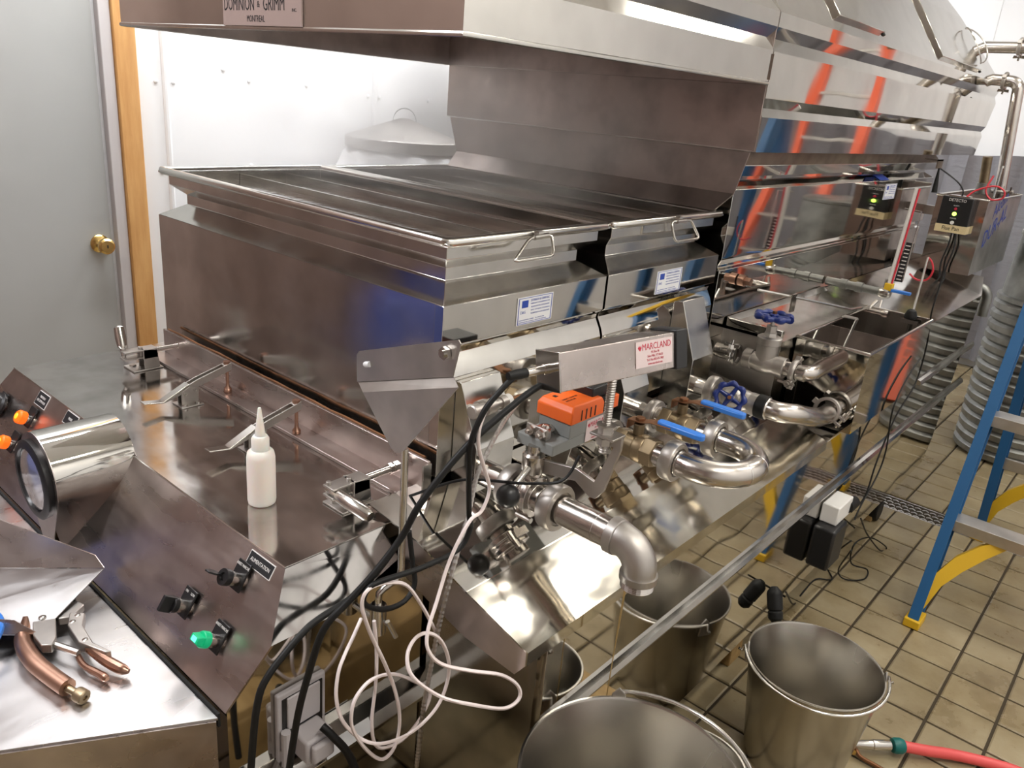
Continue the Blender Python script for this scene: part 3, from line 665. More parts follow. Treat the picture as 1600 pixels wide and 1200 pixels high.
# locking pliers: laid out in the plane of the shelf
pl = thing('locking_pliers', 'worn coppery locking pliers lying on the front shelf', 'pliers', (-1.2, .36, .62))
def flat(poly, z0, z1, name, m, bev=.0015, lab=None):
    return obj(name, MB().prism(poly, 'z', z0, z1), m, pl, bev=bev, label=lab)
obj('main_handle', MB().tube(catmull([(-1.345, .352, .641), (-1.30, .342, .641), (-1.255, .322, .641), (-1.20, .318, .64), (-1.15, .325, .638), (-1.108, .333, .637)], 5), [.012]*4 + [.0135]*8 + [.014]*14, 12), 'copper', pl)
flat([(-1.345, .350), (-1.30, .352), (-1.25, .336), (-1.215, .336), (-1.205, .348), (-1.225, .362), (-1.27, .378), (-1.31, .392), (-1.33, .378)], .636, .652, 'body_plate', 'cast')
flat([(-1.30, .385), (-1.272, .383), (-1.263, .402), (-1.285, .43), (-1.305, .425)], .634, .648, 'jaw', 'cast', lab='steel jaw')
flat([(-1.268, .40), (-1.25, .418), (-1.22, .402), (-1.165, .396), (-1.125, .408), (-1.128, .4), (-1.18, .380), (-1.235, .384)], .636, .655, 'upper_lever', 'cast')
obj('lever_grip', MB().tube(catmull([(-1.17, .39, .644), (-1.13, .398, .64), (-1.10, .408, .636), (-1.085, .416, .634)], 4), [.007, .008, .0085, .0088, .009, .009, .0092, .0092, .009, .0088, .008, .006, .004], 10), 'copper', pl)
obj('release_lever', MB().tube(catmull([(-1.18, .375, .636), (-1.145, .372, .634), (-1.11, .382, .632), (-1.093, .386, .631)], 4), [.004, .0045, .005, .005, .005, .005, .006, .006, .006, .0065, .0065, .006, .004], 10), 'copper', pl)
obj('link', MB().tube([(-1.24, .345, .642), (-1.17, .375, .642)], .006, 8), 'cast', pl)
for x, y in ((-1.285, .363), (-1.252, .407), (-1.24, .394), (-1.18, .39)):
    obj('rivet', MB().lathe([(.0065, 0), (.006, .002), (.003, .0035), (0, .0038)], (x, y, .6525), (0, 0, 1), 12), 'rod', pl)
obj('adjusting_screw', MB().lathe([(.006, 0), (.006, .018), (.0105, .019), (.0115, .022), (.0115, .034), (.01, .036), (.004, .036), (.004, .033)], (-1.108, .333, .636), (.93, .33, -.12), 20), 'brass', pl, label='dull brass adjusting screw')
bl = obj('plastic_ring', MB().tube([(-1.315 + .052*math.cos(q), .262 + .045*math.sin(q), .645 + .02*math.sin(q)) for q in [2*PI*k/28 for k in range(28)]], .0075, 10, cyclic=True), M['blue'], at=(-1.315, .262, .627))
tag(bl, 'blue plastic ring standing on the shelf at the left edge of the picture', 'ring')
# ------------------------------------------------------------------ bracket pole clamped beside the console
bp = thing('bracket_pole', 'bent steel bracket plate on a thin pole beside the console', 'bracket', (-.875, .79, .6))
def YP(x, z, y=.80): return (x, y, z)
obj('bracket_plate', MB().slab([YP(-1.0, 1.072), YP(-.775, 1.148), YP(-.763, 1.203), YP(-.768, 1.208), YP(-.996, 1.128), YP(-1.002, 1.120)][::-1], .002)
    .slab([YP(-1.0, 1.072), YP(-.968, 1.066, .785), YP(-.75, 1.142, .785), YP(-.775, 1.148)], .002)
    .slab([YP(-.968, 1.066, .785), YP(-.898, .992, .787), YP(-.886, .985, .787), YP(-.868, .992, .787), YP(-.75, 1.142, .785)], .002), 'cast', bp, smooth=0)
obj('bolt', MB().cyl((-.79, .80, 1.182), (-.79, .786, 1.182), .006, n=12).hexnut((-.79, .797, 1.182), (0, -1, 0), .0105, .007), 'rod', bp)
obj('slot', MB().tube([(-.978, .797, 1.110), (-.966, .797, 1.1135)], .0048, 10), 'sticker', bp)
obj('pole', MB().tube([(-.868, .793, .997), (-.862, .790, .775), (-.862, .788, .762), (-.864, .778, .753), (-.868, .758, .745), (-.87, .749, .738), (-.87, .748, .725), (-.87, .748, .69)], .0062, 12), 'rod', bp, smooth=60)
obj('socket', MB().lathe([(.0145, 0), (.0145, .055), (.012, .057), (.008, .057)], (-.87, .748, .66), (0, 0, 1), 20).cyl((-.9085, .748, .68), (-.87, .748, .68), .006, n=10), 'rod', bp)
obj('thumb_screw', MB().cyl((-.87, .748, .692), (-.838, .753, .682), .0035, n=8).cyl((-.843, .746, .697), (-.836, .760, .662), .0045, n=8), 'rod', bp)
# ------------------------------------------------------------------ draw-off pipe with motor valve
X = Vector((1, 0, 0))
def flange_nut(mb, x, y, z, r, w, d=X):
    return mb.lathe([(r*.8, 0), (r*.96, .002), (r, .006), (r, w - .004), (r*.96, w - .001), (r*.74, w), (r*.74, w - .006), (r*.5, w - .006)], (x, y, z), d, 28)
dv = thing('drawoff_pipe', 'steel draw-off pipe ending in a downturned threaded elbow over the pails', 'pipe', (-.8, 1.035, .86))
dy, dz = 1.035, .862
obj('inlet_pipe', MB().lathe([(.0255, 0), (.0255, .08)], (-.915, dy, dz), X, 24), 'pipe', dv)
obj('union_nut', flange_nut(MB(), -.845, dy, dz, .043, .028), 'cast', dv)
obj('valve_body', MB().lathe([(.026, 0), (.026, .012), (.038, .014), (.038, .024), (.034, .026), (.034, .032), (.038, .034), (.038, .044), (.026, .047), (.026, .062)], (-.818, dy, dz), X, 28).box(-.797, -.781, dy - .018, dy + .018, dz - .046, dz - .03).box(-.797, -.781, dy - .014, dy + .014, dz + .03, dz + .05), 'pipe', dv, bev=.001)
obj('valve_bolt', MB().cyl((-.80, dy - .02, dz - .038), (-.765, dy - .02, dz - .038), .0055, n=10).cyl((-.80, dy + .03, dz + .028), (-.765, dy + .03, dz + .028), .0055, n=10), 'rod', dv)
obj('union_nut', flange_nut(MB(), -.745, dy, dz, .044, .030), 'cast', dv)
obj('outlet_pipe', MB().lathe([(.027, 0), (.027, .09), (.0275, .0905), (.0275, .0925), (.027, .093), (.027, .118), (.0235, .1185), (.0235, .155)], (-.725, dy, dz), X, 28), 'pipe', dv)
ec = [(-.588, dy, dz)] + [(-.585 + .042*math.sin(q), dy, dz - .042*(1 - math.cos(q))) for q in [PI/2*k/8 for k in range(9)]] + [(-.543, dy, dz - .048)]
obj('elbow', MB().tube(ec, [.031, .031] + [.0295]*7 + [.0295, .0295], 24).lathe([(.0325, 0), (.0325, .016), (.030, .018)], (-.606, dy, dz), X, 24).lathe([(.0325, 0), (.0325, -.012)], (-.543, dy, dz - .046), (0, 0, 1), 24), 'cast', dv, smooth=50)
th = MB()
th.lathe([(.029 - (.0012 if k % 2 else 0), -.0016*k) for k in range(12)] + [(.024, -.0176), (.024, .0)], (-.543, dy, dz - .056), (0, 0, 1), 24, caps=False)
obj('thread', th, 'pipe', dv, smooth=0)
obj('stem', MB().cyl((-.789, dy, dz + .045), (-.789, dy, dz + .1), .012, n=20).lathe([(.019, 0), (.021, .004), (.021, .036), (.017, .04)], (-.789, dy, dz + .046), (0, 0, 1), 24), 'pipe', dv)
obj('lever', MB().tube([(-.785, dy - .01, dz + .066), (-.783, dy - .06, dz + .035)], .006, 12), 'rod', dv)
obj('ball_knob', MB().ball((-.782, dy - .072, dz + .025), .0215, 24), 'black', dv, smooth=60)
stream = tag(obj('syrup_drip', MB().tube([(-.560, dy - .006, dz - .07), (-.562, dy - .008, .64), (-.564, dy - .01, .30)], [.0022, .0011, .0009], 6), mat('syrup_thread', (0.75, .55, .25), .1, Transmission_Weight=.6), at=(-.562, dy, .5)), 'thin thread of syrup running from the elbow into the large pail', 'syrup drip')
# actuator (axis aligned, standing on the stem)
ac = thing('valve_actuator', 'orange and grey motor valve actuator standing above the draw-off pipe', 'actuator', (-.79, 1.06, .95))
x0, x1, y0, y1, zb = -.832, -.748, 1.035, 1.20, .953
obj('base_plate', MB().box(x0, x1, y0, y1, zb, zb + .022), 'grey', ac, bev=.002)
obj('housing', MB().box(x0 + .012, x1 + .001, y0 + .045, y1 + .006, zb + .022, zb + .05), 'grey', ac, bev=.002)
obj('cover', MB().loft([rect(x0 + .006, x1 + .004, y0 + .042, y1 - .022, zb + .05), rect(x0 + .006, x1 + .004, y0 + .042, y1 - .022, zb + .074), rect(x0 + .010, x1 - .001, y0 + .052, y1 - .026, zb + .0835)]), 'orange', ac, bev=.0025)
cl = obj('cover_print', MB().box(x0 + .024, x0 + .032, y0 + .062, y0 + .07, zb + .0838, zb + .0842), 'ink_black', ac, smooth=0)
obj('cover_slots', MB().box(x1 + .003, x1 + .0047, y0 + .07, y0 + .073, zb + .054, zb + .074).box(x1 + .003, x1 + .0047, y0 + .084, y0 + .087, zb + .054, zb + .074).box(x1 + .003, x1 + .0047, y0 + .098, y0 + .101, zb + .054, zb + .074).box(x1 + .003, x1 + .0047, y0 + .112, y0 + .115, zb + .054, zb + .074), 'ink_black', ac, smooth=0)
obj('terminal_cover', MB().box(x0 + .012, x1 + .005, y1 - .024, y1 + .004, zb + .052, zb + .078).box(x0 + .01, x1 - .01, y1 - .045, y1 + .03, zb + .0785, zb + .10), 'black', ac, bev=.002)
obj('orange_end', MB().box(x0 + .014, x1 + .003, y1 + .005, y1 + .028, zb + .052, zb + .078), 'orange', ac, bev=.002)
us = MB().box(x0 + .02, x1 - .022, y0 + .006, y0 + .02, zb + .0225, zb + .038)
obj('shaft_clamp', us.box(x0 + .016, x1 - .020, y0 + .004, y0 + .009, zb + .028, zb + .044), 'cast', ac, bev=.001)
obj('clamp_bolt', MB().tube([(x0 + .03, y0 - .012, zb + .034), (x0 + .03, y0 + .035, zb + .034), (x0 + .042, y0 + .045, zb + .034), (x0 + .054, y0 + .035, zb + .034), (x0 + .054, y0 - .012, zb + .034)], .0042, 8).hexnut((x0 + .03, y0 - .004, zb + .034), (0, 1, 0), .009, .008).hexnut((x0 + .054, y0 - .004, zb + .034), (0, 1, 0), .009, .008).lathe([(.0095, 0), (.0095, .014), (.006, .019), (0, .020)], (x0 + .042, y0 + .03, zb + .0225), (0, 0, 1), 14), 'pipe', ac)
def marcland(parent, T, w, h, lines=3):
    s = obj('maker_sticker', MB(T).box(0, w, 0, h, 0, .0008), 'pinksticker', parent, smooth=0, label='pale pink sticker printed in red')
    def F(a, b): return T @ Matrix.Translation((a*w, b*h, .0011))
    text('MARCLAND', h*.36, F(.16, .76), 'ink_red', s, sx=.8*w/(8*.68*h*.36))
    obj('heart', MB(T).prism([(.05*w, .76*h), (.09*w, .86*h), (.11*w, .78*h), (.135*w, .86*h), (.15*w, .76*h), (.11*w, .64*h)], 'z', .0008, .0011), 'ink_red', s, smooth=0)
    for k, t_ in enumerate(('PO Box 96', 'Eden Mills, VT 05653', 'Tel / Fax 802.635.7483', 'www.marcland.com')[:lines + 1]):
        text(t_, h*.13, F(.52, .54 - .145*k), 'ink_red', s, 'CENTER', sx=.8)
marcland(ac, frame((x1 + .0012, y1 - .07, zb + .003), (0, 1, 0), (0, 0, 1)), .072, .043)
obj('bracket_arm', MB().prism([(-.775, .908), (-.70, .922), (-.668, .904), (-.655, .905), (-.640, .925), (-.618, 1.01), (-.618, 1.035), (-.65, 1.035), (-.65, 1.012), (-.632, 1.012), (-.661, .936), (-.70, .946), (-.775, .935)], 'y', 1.045, 1.052).box(-.665, -.618, 1.018, 1.056, 1.033, 1.037), 'cast', ac, bev=.0008)
obj('cover_print', MB().box(x0 + .03, x0 + .031, y0 + .07, y0 + .071, zb + .0838, zb + .0842), 'ink_black', ac, smooth=0)
text('DIRECT COUPLED', .006, frame((x0 + .05, y0 + .06, zb + .0840), (0, 1, 0), (-1, 0, 0)), 'ink_black', ac, sx=.9)
text('ACTUATOR', .006, frame((x0 + .058, y0 + .06, zb + .0838), (0, 1, 0), (-1, 0, 0)), 'ink_black', ac, sx=.9)
# temperature controller on a threaded rod
ct = thing('temperature_controller', 'long slanted steel controller box with red and white sticker on a threaded rod', 'controller', (-.645, 1.04, 1.04))
cd = Vector((.168, .986, 0)).normalized(); cn = Vector((.986, -.168, 0)).normalized()
T = frame((-.660, .918, 1.131), cd, tuple(Vector((0, 0, 1))*.98 - cn*.2))
obj('threaded_rod', MB().lathe([(.0078 if k % 2 else .0064, k*.0022) for k in range(61)], (-.646, 1.037, 1.0), (0, 0, 1), 12).hexnut((-.646, 1.037, 1.037), (0, 0, 1), .0135, .012).hexnut((-.646, 1.037, 1.016), (0, 0, 1), .0135, .012).lathe([(.017, 0), (.017, .002)], (-.646, 1.037, 1.05), (0, 0, 1), 16), 'cast', ct)
obj('box', MB(T).box(0, .268, 0, .062, -.052, 0), 'panel', ct, bev=.0015)
obj('end_cap', MB(T).box(-.003, .0, -.001, .063, -.053, .001), 'sheet', ct, bev=.001)
fc = obj('display_bezel', MB(T).box(.268, .298, -.004, .066, -.056, .004), 'black', ct, bev=.002)
obj('display_window', MB(T).box(.298, .2995, .004, .058, -.05, -.002), 'ink_black', fc, smooth=0)
obj('digits', MB(T).box(.2995, .2999, .040, .05, -.036, -.028).box(.2995, .2999, .040, .05, -.024, -.016), 'ink_red', fc, smooth=0)
kb = MB(T)
for k in range(4): kb.box(.2995, .3006, .008, .016, -.046 + k*.011, -.038 + k*.011)
obj('buttons', kb, 'ink_white', fc, smooth=0)
marcland(ct, T @ Matrix.Translation((.168, .012, .0004)), .092, .044, 3)
obj('connector', MB(T).lathe([(.0085, 0), (.0085, -.006), (.0075, -.007), (.0075, -.042), (.0065, -.043)], (-.003, .034, -.03), (1, 0, 0), 16), 'pipe', ct)
obj('strain_relief', MB(T).lathe([(.0078, -.040), (.008, -.06), (.006, -.075)], (-.003, .034, -.03), (1, 0, 0), 14), 'rubber', ct)
# ------------------------------------------------------------------ bypass loop of ball valves and a return bend
def ball_valve(y, label, z=.862):
    t = thing('ball_valve', label, 'valve', (-.78, y, z), 'brass ball valves on the two branches of the return bend')
    obj('inlet_pipe', MB().lathe([(.024, 0), (.024, .06)], (-.915, y, z), X, 24), 'pipe', t)
    obj('union_nut', flange_nut(MB(), -.862, y, z, .040, .024), 'cast', t)
    obj('collar', MB().lathe([(.026, 0), (.029, .002), (.029, .016), (.026, .018)], (-.842, y, z), X, 24), 'pipe', t)
    obj('valve_body', MB().lathe([(.031, 0), (.033, .001), (.033, .026), (.031, .027)], (-.826, y, z), X, 6).lathe([(.028, 0), (.0305, .002), (.0305, .022), (.0325, .024), (.0325, .042), (.030, .046)], (-.800, y, z), X, 20).lathe([(.031, 0), (.033, .001), (.033, .028), (.031, .029)], (-.757, y, z), X, 6).lathe([(.012, 0), (.012, .024), (.009, .026)], (-.779, y, z + .03), (0, 0, 1), 14), 'brass', t, bev=.001)
    obj('lever', MB().prism([(-.80, z + .040), (-.80, z + .058), (-.768, z + .061), (-.748, z + .068), (-.70, z + .07), (-.70, z + .073), (-.748, z + .071), (-.768, z + .064), (-.803, z + .061), (-.803, z + .040)], 'y', y - .014, y + .014).hexnut((-.779, y, z + .060), (0, 0, 1), .011, .009), 'rust', t, bev=.001)
    obj('grip', MB().loft([[(x, y + sy*w, z + zz) for sy, zz in ((-1, .066), (1, .066), (1, .079), (-1, .079))] for x, w in ((-.735, .0075), (-.725, .0105), (-.645, .0105), (-.632, .0085), (-.628, .004))]), 'blue', t, bev=.003, label='bright blue vinyl grip')
    obj('nipple', MB().lathe([(.0245, 0), (.0245, .03)], (-.73, y, z), X, 22), 'pipe', t)
    obj('union_nut', flange_nut(MB(), -.705, y, z, .043, .03), 'cast', t)
    return t
ball_valve(1.382, 'brass ball valve with blue lever nearest the orange actuator')
ball_valve(1.568, 'brass ball valve with blue lever beside the upright blue wheel')
ub = [(-.69, 1.382, .862), (-.66, 1.382, .862)] + [(-.648 + .093*math.sin(q), 1.475 - .093*math.cos(q), .862) for q in [PI*k/20 for k in range(21)]] + [(-.66, 1.568, .862), (-.69, 1.568, .862)]
u = obj('return_bend', MB().tube(ub, .027, 24), M['pipe'], smooth=60, at=(-.62, 1.475, .862))
tag(u, 'polished U-shaped return bend joining the two brass ball valves', 'pipe bend')
obj('weld_ring', MB().lathe([(.0272, 0), (.0278, .001), (.0278, .003), (.0272, .004)], (-.676, 1.382, .862), X, 24).lathe([(.0272, -.002), (.0278, -.001), (.0278, .001), (.0272, .002)], (-.648 + .093*math.sin(1.25), 1.475 - .093*math.cos(1.25), .862), (math.cos(1.25), math.sin(1.25), 0), 24).lathe([(.0272, -.002), (.0278, -.001), (.0278, .001), (.0272, .002)], (-.648 + .093*math.sin(1.8), 1.475 - .093*math.cos(1.8), .862), (math.cos(1.8), math.sin(1.8), 0), 24).lathe([(.0272, 0), (.0278, .001), (.0278, .003), (.0272, .004)], (-.676, 1.568, .862), X, 24), 'rod', u)
# ------------------------------------------------------------------ gate valves with blue hand wheels
def hand_wheel(T, r, parent):
    mb = MB(T)
    P = []
    for k in range(48):
        q = 2*PI*k/48; rr = r*(1 + .06*math.cos(8*q))
        P.append((rr*math.cos(q), rr*math.sin(q), .0))
    mb.tube(P, [r*.2*(1 + .22*math.cos(8*2*PI*k/48)) for k in range(48)] , 8, cyclic=False)
    for k in range(4):
        q = PI/2*k + .4
        mb.tube([(r*.2*math.cos(q), r*.2*math.sin(q), -.004), (r*.95*math.cos(q), r*.95*math.sin(q), .0)], [r*.2, r*.13], 8)
    mb.lathe([(r*.28, -.008), (r*.28, .006), (r*.2, .008)], (0, 0, 0), (0, 0, 1), 14)
    w = obj('hand_wheel', mb, 'wheel', parent, smooth=50, label='dark blue lobed hand wheel')
    obj('wheel_nut', MB(T).hexnut((0, 0, .007), (0, 0, 1), r*.15, .009), 'rust', w)
    return w
gv = thing('gate_valve', 'gate valve whose blue hand wheel faces the camera', 'valve', (-.78, 1.855, .862))
gy = 1.855; gz2 = .862
obj('inlet_pipe', MB().lathe([(.023, 0), (.023, .045), (.0235, .046), (.0235, .05)], (-.90, gy, gz2), X, 22), 'pipe', gv)
obj('union_nut', flange_nut(MB(), -.858, gy, gz2, .041, .026), 'cast', gv)
obj('valve_body', MB().lathe([(.02, 0), (.021, .03), (.027, .035), (.03, .055), (.03, .085), (.027, .1), (.029, .101), (.029, .122), (.022, .123)], (-.838, gy, gz2), X, 22), 'cast', gv)
ax = Vector((.32, -.88, .3)).normalized()
wc = Vector((-.79, gy, gz2)) + ax*.085
obj('bonnet', MB().lathe([(.024, .01), (.024, .03), (.018, .034), (.014, .05), (.014, .058), (.007, .06), (.007, .085)], (-.785, gy, gz2), ax, 18), 'cast', gv)
hand_wheel(frame(wc, ax.orthogonal(), ax.cross(ax.orthogonal())), .034, gv)
obj('rubber_sleeve', MB().lathe([(.029, 0), (.031, .002), (.031, .026), (.029, .028)], (-.718, gy, gz2), X, 24), 'rubber', gv)
el = [(-.70, gy, gz2), (-.668, gy + .004, gz2 - .002)] + [(-.66 + .02*math.sin(q), gy + .01 + .21*(1-math.cos(q)), gz2 - .082*(1 - math.cos(q))) for q in [PI/2*k/7 for k in range(1, 8)]] + [(-.642, 2.20, .776)]
el = catmull([(-.70, gy, gz2), (-.66, gy + .003, gz2), (-.632, gy + .04, gz2 - .006), (-.622, gy + .12, gz2 - .03), (-.632, gy + .24, gz2 - .065), (-.648, 2.232, .778)], 5)
obj('elbow_pipe', MB().tube(el, .0255, 22).lathe([(.0285, 0), (.0285, .012), (.026, .016)], (-.702, gy, gz2), X, 22), 'pipe', gv, smooth=60)
def tri_clamp(name, c, d, r, parent_thing=None, up=(0, 0, 1)):
    """hinged pipe clamp: two half rings with lugs and a wing nut"""
    t = parent_thing
    d = Vector(d).normalized(); upv = Vector(up); upv = (upv - d*upv.dot(d)).normalized(); sd = d.cross(upv)
    T = frame(c, sd, upv)
    k = obj('pipe_clamp', MB(T).lathe([(r*.86, -.008), (r*1.08, -.007), (r*1.14, -.003), (r*1.14, .003), (r*1.08, .007), (r*.86, .008)], (0, 0, 0), (0, 0, 1), 28, caps=False).box(r*1.05, r*1.05 + .02, .006, .014, -.008, .008).box(r*1.05, r*1.05 + .02, -.014, -.006, -.008, .008).box(-r*1.05 - .012, -r*1.05, -.008, .008, -.008, .008), 'cast', t, bev=.001)
    obj('wing_nut', MB(T).cyl((r*1.05 + .012, -.02, 0), (r*1.05 + .012, .042, 0), .0045, n=10).hexnut((r*1.05 + .012, .016, 0), (0, 1, 0), .009, .012).loft([[(r*1.05 + .012 - .003, .02, -.022), (r*1.05 + .015, .02, -.022), (r*1.05 + .015, .032, -.024), (r*1.05 + .009, .032, -.024)], [(r*1.05 + .009, .022, 0), (r*1.05 + .015, .022, 0), (r*1.05 + .015, .030, 0), (r*1.05 + .009, .030, 0)], [(r*1.05 + .009, .02, .022), (r*1.05 + .015, .02, .022), (r*1.05 + .015, .032, .024), (r*1.05 + .009, .032, .024)]]), 'rod', k)
    return k
tri_clamp('pipe_clamp', (-.647, 2.19, .788), (-.1, 1, -.25), .034, gv, (.5, 0, 1))
g2 = thing('gate_valve', 'upright gate valve with flat blue hand wheel on top beside the float tank', 'valve', (-.80, 2.10, .90))
hy, hz = 2.095, .902
obj('pipe', MB().lathe([(.022, 0), (.022, .06)], (-.965, hy, hz), X, 20).lathe([(.022, 0), (.022, .06)], (-.755, hy, hz), X, 20), 'pipe', g2)
obj('valve_body', MB().lathe([(.028, 0), (.029, .001), (.029, .024), (.026, .025), (.026, .03), (.03, .045), (.03, .075), (.026, .09), (.026, .095), (.029, .096), (.029, .12), (.028, .121)], (-.875, hy, hz), X, 20).lathe([(.028, 0), (.03, .02), (.03, .05), (.034, .052), (.034, .07), (.028, .074)], (-.815, hy, hz + .005), (0, 0, 1), 22), 'cast', g2)
obj('bonnet', MB().lathe([(.02, 0), (.018, .01), (.0155, .012), (.0155, .03), (.007, .032), (.007, .055)], (-.815, hy, hz + .079), (0, 0, 1), 6), 'cast', g2)
hand_wheel(frame((-.815, hy, hz + .135), (1, 0, 0), (0, 1, .0)), .044, g2)
tri_clamp('pipe_clamp', (-.905, hy, hz), (1, 0, 0), .029, g2, (.3, .2, 1))
tri_clamp('pipe_clamp', (-.728, hy, hz), (1, 0, 0), .029, g2, (.2, -.8, .4))
obj('pipe_elbow', MB().tube(catmull([(-.72, hy, hz), (-.70, hy + .01, hz), (-.69, hy + .04, hz), (-.69, 2.237, hz)], 5), .022, 18), 'pipe', g2)
# small probe on the first port cover
pb = thing('temperature_probe', 'small screwed temperature probe with white collar on the first port cover', 'probe', (-.93, 1.07, .98))
obj('fitting', MB().lathe([(.012, 0), (.014, .002), (.014, .02), (.011, .022), (.011, .035), (.0155, .036), (.0155, .058), (.011, .06), (.011, .078), (.0135, .079), (.0135, .095)], (-.925, 1.008, .987), (0, 1, 0), 12), 'cast', pb)
obj('collar', MB().lathe([(.0135, 0), (.0135, .012), (.006, .0125)], (-.925, 1.103, .987), (0, 1, 0), 16), 'white', pb)
obj('probe_rod', MB().cyl((-.925, 1.11, .987), (-.925, 1.165, .987), .005, n=12), 'rust', pb)

# ------------------------------------------------------------------ float tank
ft = thing('float_tank', 'open mirror finished float tank on the side of the flue pan', 'tank', (-.69, 2.55, .72))
A0, A1, B0, B1, ZB, ZT = -.79, -.585, 2.236, 2.872, .722, .962
w = .0025
obj('front_wall', MB().box(A0, A1, B0, B0 + w, ZB, ZT), 'mirror', ft)
obj('side_wall', MB().box(A1 - w, A1, B0 + w, B1, ZB, ZT), 'mirror', ft)
obj('side_wall', MB().box(A0, A0 + w, B0 + w, B1, ZB, ZT), 'mirror', ft)
obj('rear_wall', MB().box(A0 + w, A1 - w, B1 - w, B1, ZB, ZT), 'sheet', ft)
obj('tank_floor', MB().box(A0 + w, A1 - w, B0 + w, B1 - w, ZB, ZB + .003), 'inner', ft)
obj('rim', MB().tube([(A0, B0, ZT), (A1, B0, ZT), (A1, B1, ZT), (A0, B1, ZT)], .0052, 8, cyclic=True), 'rod', ft, smooth=60)
obj('baffle', MB().box(A0 + w, A1 - w, 2.60, 2.602, ZB, ZT - .03), 'inner', ft)
obj('hook_bracket', MB().slab([(A0 + .008, 2.60, .972), (A0 + .05, 2.60, .972), (A0 + .05, 2.57, .972), (A0 + .008, 2.57, .972)], .003).slab([(A0 + .05, 2.57, .972), (A0 + .05, 2.6, .972), (A0 + .05, 2.52, .885), (A0 + .05, 2.505, .885)], .003).slab([(A0 + .05, 2.505, .885), (A0 + .05, 2.52, .885), (A0 + .02, 2.49, .885), (A0 + .02, 2.478, .885)], .003), 'alu', ft, label='bright bent clip')
obj('float_arm', MB().tube([(XS + .05, 2.21, 1.075), (XS + .11, 2.33, 1.052), (-.80, 2.70, .975), (-.795, 2.86, .965)], .0042, 8).box(-.862, -.857, 2.32, 2.35, 1.005, 1.06), 'rod', ft)
ds = thing('level_dipper', 'thin rod with black grip and red hooked wire standing in the float tank', 'dipper rod', (-.648, 2.85, .95))
obj('rod', MB().cyl((-.648, 2.85, .80), (-.644, 2.86, 1.165), .004, n=8), 'rod', ds)
obj('grip', MB().lathe([(.014, 0), (.02, .004), (.02, .014), (.014, .03), (.008, .034)], (-.648, 2.85, .955), (0, 0, 1), 16), 'rubber', ds)
obj('holder', MB().box(-.675, -.62, 2.845, 2.855, .94, .953), 'rod', ds)
obj('red_wire', MB().tube(catmull([(-.644, 2.86, 1.165), (-.630, 2.865, 1.15), (-.622, 2.87, 1.12), (-.635, 2.872, 1.09), (-.665, 2.872, 1.085), (-.69, 2.87, 1.10)], 5), .0032, 6), 'redwire', ds)
sg = thing('sight_gauge', 'upright sight gauge tube with a red stripe and black scale behind the float tank', 'gauge', (-.757, 2.92, .98))
obj('glass_tube', MB().cyl((-.757, 2.92, 1.045), (-.752, 2.95, 1.37), .0085, n=16), 'white', sg)
obj('red_stripe', MB().cyl((-.7475, 2.912, 1.045), (-.7425, 2.942, 1.37), .0033, n=8), 'redwire', sg)
scl = obj('scale', MB().slab([(-.748, 2.935, 1.055), (-.722, 2.935, 1.055), (-.718, 2.95, 1.19), (-.744, 2.95, 1.19)], .003), 'ink_black', sg, smooth=0)
sm = MB()
for k in range(10): sm.box(-.742, -.727, 2.9335 + .0014*k - .001, 2.935 + .0014*k, 1.062 + k*.0128, 1.0655 + k*.0128)
obj('scale_marks', sm, 'ink_white', scl, smooth=0)
obj('yellow_cap', MB().box(-.768, -.742, 2.905, 2.93, 1.022, 1.048), 'yellow', sg, bev=.002)
obj('support_wire', MB().tube([(-.775, 2.945, 1.30), (-.72, 2.945, 1.298), (-.72, 2.93, 1.06)], .0022, 6), 'rod', sg)
obj('feed_pipe', MB().lathe([(.015, 0), (.015, .05), (.0185, .051), (.0185, .075), (.015, .076), (.015, .105), (.0185, .106), (.0185, .13), (.014, .131), (.014, .19)], (XS + .002, 2.92, 1.012), X, 16), 'galv', sg)
obj('valve_body', MB().lathe([(.014, 0), (.019, .005), (.021, .02), (.019, .035), (.014, .04)], (-.785, 2.92, 1.012), X, 14).cyl((-.765, 2.92, 1.0), (-.765, 2.92, 1.06), .009, n=12), 'rod', sg)
obj('blue_lever', MB().loft([[(x, 2.905 + sy*.009, 1.022 + zz) for sy, zz in ((-1, 0), (1, 0), (1, .01), (-1, .01))] for x in (-.742, -.735, -.685, -.678)]), 'blue', sg, bev=.002)
obj('wing_clamp', MB().tube([(-.775, 2.89, .985), (-.79, 2.87, .955)], .006, 8).tube([(-.76, 2.89, .99), (-.757, 2.87, .94)], .004, 8).cyl((-.79, 2.862, .952), (-.73, 2.862, .952), .008, n=12).lathe([(.012, 0), (.014, .01), (.012, .02)], (-.742, 2.862, .952), X, 14), 'pipe', sg)

# ------------------------------------------------------------------ rear float box, detector, pipes
fb = thing('float_box', 'open steel float box with printed blue film at the rear of the evaporator', 'tank', (-.8, 4.1, .95))
C0, C1, E0, E1, Y0, Y1 = -.90, -.70, .98, 1.30, 3.872, 4.60
obj('front_wall', MB().box(C0, C1, Y0, Y0 + w, E0, E1), 'mirror', fb)
sw = obj('filmed_wall', MB().box(C1 - w, C1, Y0 + w, Y1, E0, E1), 'film', fb, label='side wall still covered with printed film')
obj('side_wall', MB().box(C0, C0 + w, Y0 + w, Y1, E0, E1), 'inner', fb)
obj('rear_wall', MB().box(C0 + w, C1 - w, Y1 - w, Y1, E0, E1), 'inner', fb)
obj('tank_floor', MB().box(C0 + w, C1 - w, Y0 + w, Y1 - w, E0, E0 + .003), 'inner', fb)
obj('rim', MB().tube([(C0, Y0, E1), (C1, Y0, E1), (C1, Y1, E1), (C0, Y1, E1)], .005, 8, cyclic=True), 'rod', fb, smooth=60)
